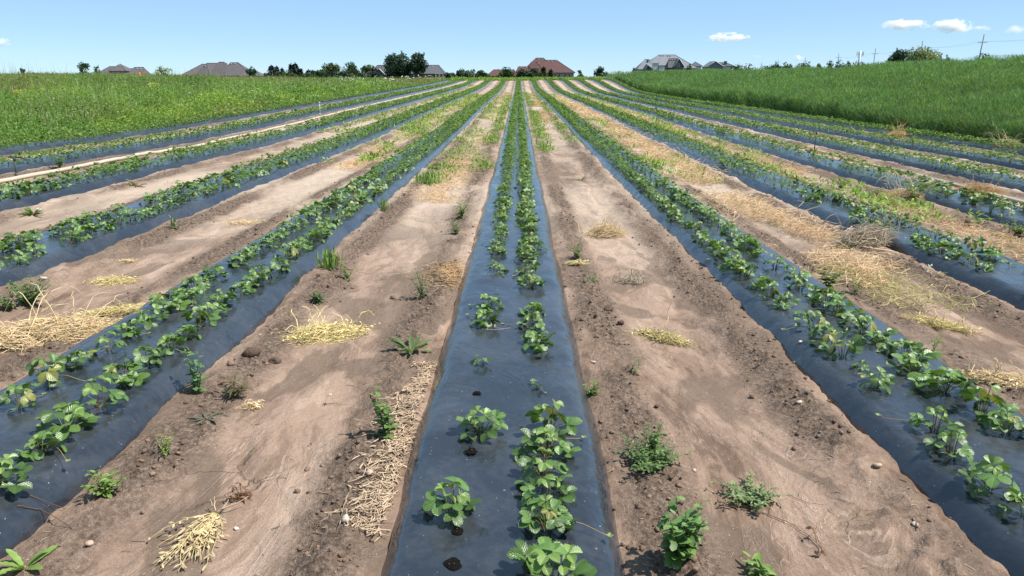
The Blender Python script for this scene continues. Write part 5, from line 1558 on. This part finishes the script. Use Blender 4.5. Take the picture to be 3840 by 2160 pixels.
# ------------------------------------------------------------------ clouds
def cloud_mat():
    m, nt, b = new_mat("cloud_vapour"); nt.nodes.remove(b)
    L = nt.links
    tc = N(nt, "ShaderNodeTexCoord"); oi = N(nt, "ShaderNodeObjectInfo")
    ln = N(nt, "ShaderNodeVectorMath", operation='LENGTH'); L.new(tc.outputs["Object"], ln.inputs[0])
    ad = N(nt, "ShaderNodeVectorMath", operation='ADD'); L.new(tc.outputs["Object"], ad.inputs[0])
    cb = N(nt, "ShaderNodeCombineXYZ"); L.new(math_n(nt, 'MULTIPLY', oi.outputs["Random"], 40.), cb.inputs[0]); L.new(cb.outputs[0], ad.inputs[1])
    nz = noise(nt, ad.outputs[0], 1.0, 5, .6, .4, (2.2, 1.2, 1.0))
    f = math_n(nt, 'SUBTRACT', math_n(nt, 'ADD', math_n(nt, 'MULTIPLY', math_n(nt, 'SUBTRACT', 1.0, ln.outputs["Value"]), .48), math_n(nt, 'MULTIPLY', nz, 1.35)), .80)
    oc = N(nt, "ShaderNodeSeparateColor"); L.new(oi.outputs["Color"], oc.inputs[0])
    dn = math_n(nt, 'MULTIPLY', math_n(nt, 'MULTIPLY', math_n(nt, 'MAXIMUM', f, 0.), .13), oc.outputs[0])
    v = N(nt, "ShaderNodeVolumePrincipled"); v.inputs["Color"].default_value = (1, 1, 1, 1); v.inputs["Anisotropy"].default_value = .0
    L.new(dn, v.inputs["Density"]); L.new(v.outputs[0], nt.nodes["Material Output"].inputs["Volume"])
    return m
M_CLOUD = cloud_mat()
import bmesh
bm = bmesh.new(); bmesh.ops.create_icosphere(bm, subdivisions=4, radius=1)
me_c = bpy.data.meshes.new("cloud"); bm.to_mesh(me_c); bm.free(); me_c.materials.append(M_CLOUD)
CY_ = 9000
for px, py, w, hh, den, lab in ((2723, 140, 175, 36, 1., "flat white cloud alone above the slate-roofed house"), (3396, 94, 175, 46, 1., "long white cloud above the big dark tree and willow"),
                                (3572, 98, 150, 56, 1., "puffy white cloud between the long one and the faint one"), (3815, 112, 110, 34, .35, "faint veil of cloud at the photo's edge above the tallest pole"),
                                (2995, 219, 52, 26, .8, "small low white cloud left of the thin far poles"), (2842, 212, 46, 14, .3, "tiny faint cloud low over the far roofs"),
                                (5, 158, 80, 34, .6, "small white cloud cut by the photo's edge above the meadow"), (3680, 105, 90, 22, .25, "thin pale wisp trailing from the puffy white cloud")):
    p = at(px, py, CY_); k = CY_ / FPX
    o = link("cloud", me_c); o.location = p; o.scale = (w * .5 * k, w * .35 * k, hh * .5 * k); o.color = (den, den, den, 1)
    tag(o, lab, "cloud", "small white clouds low in the sky")
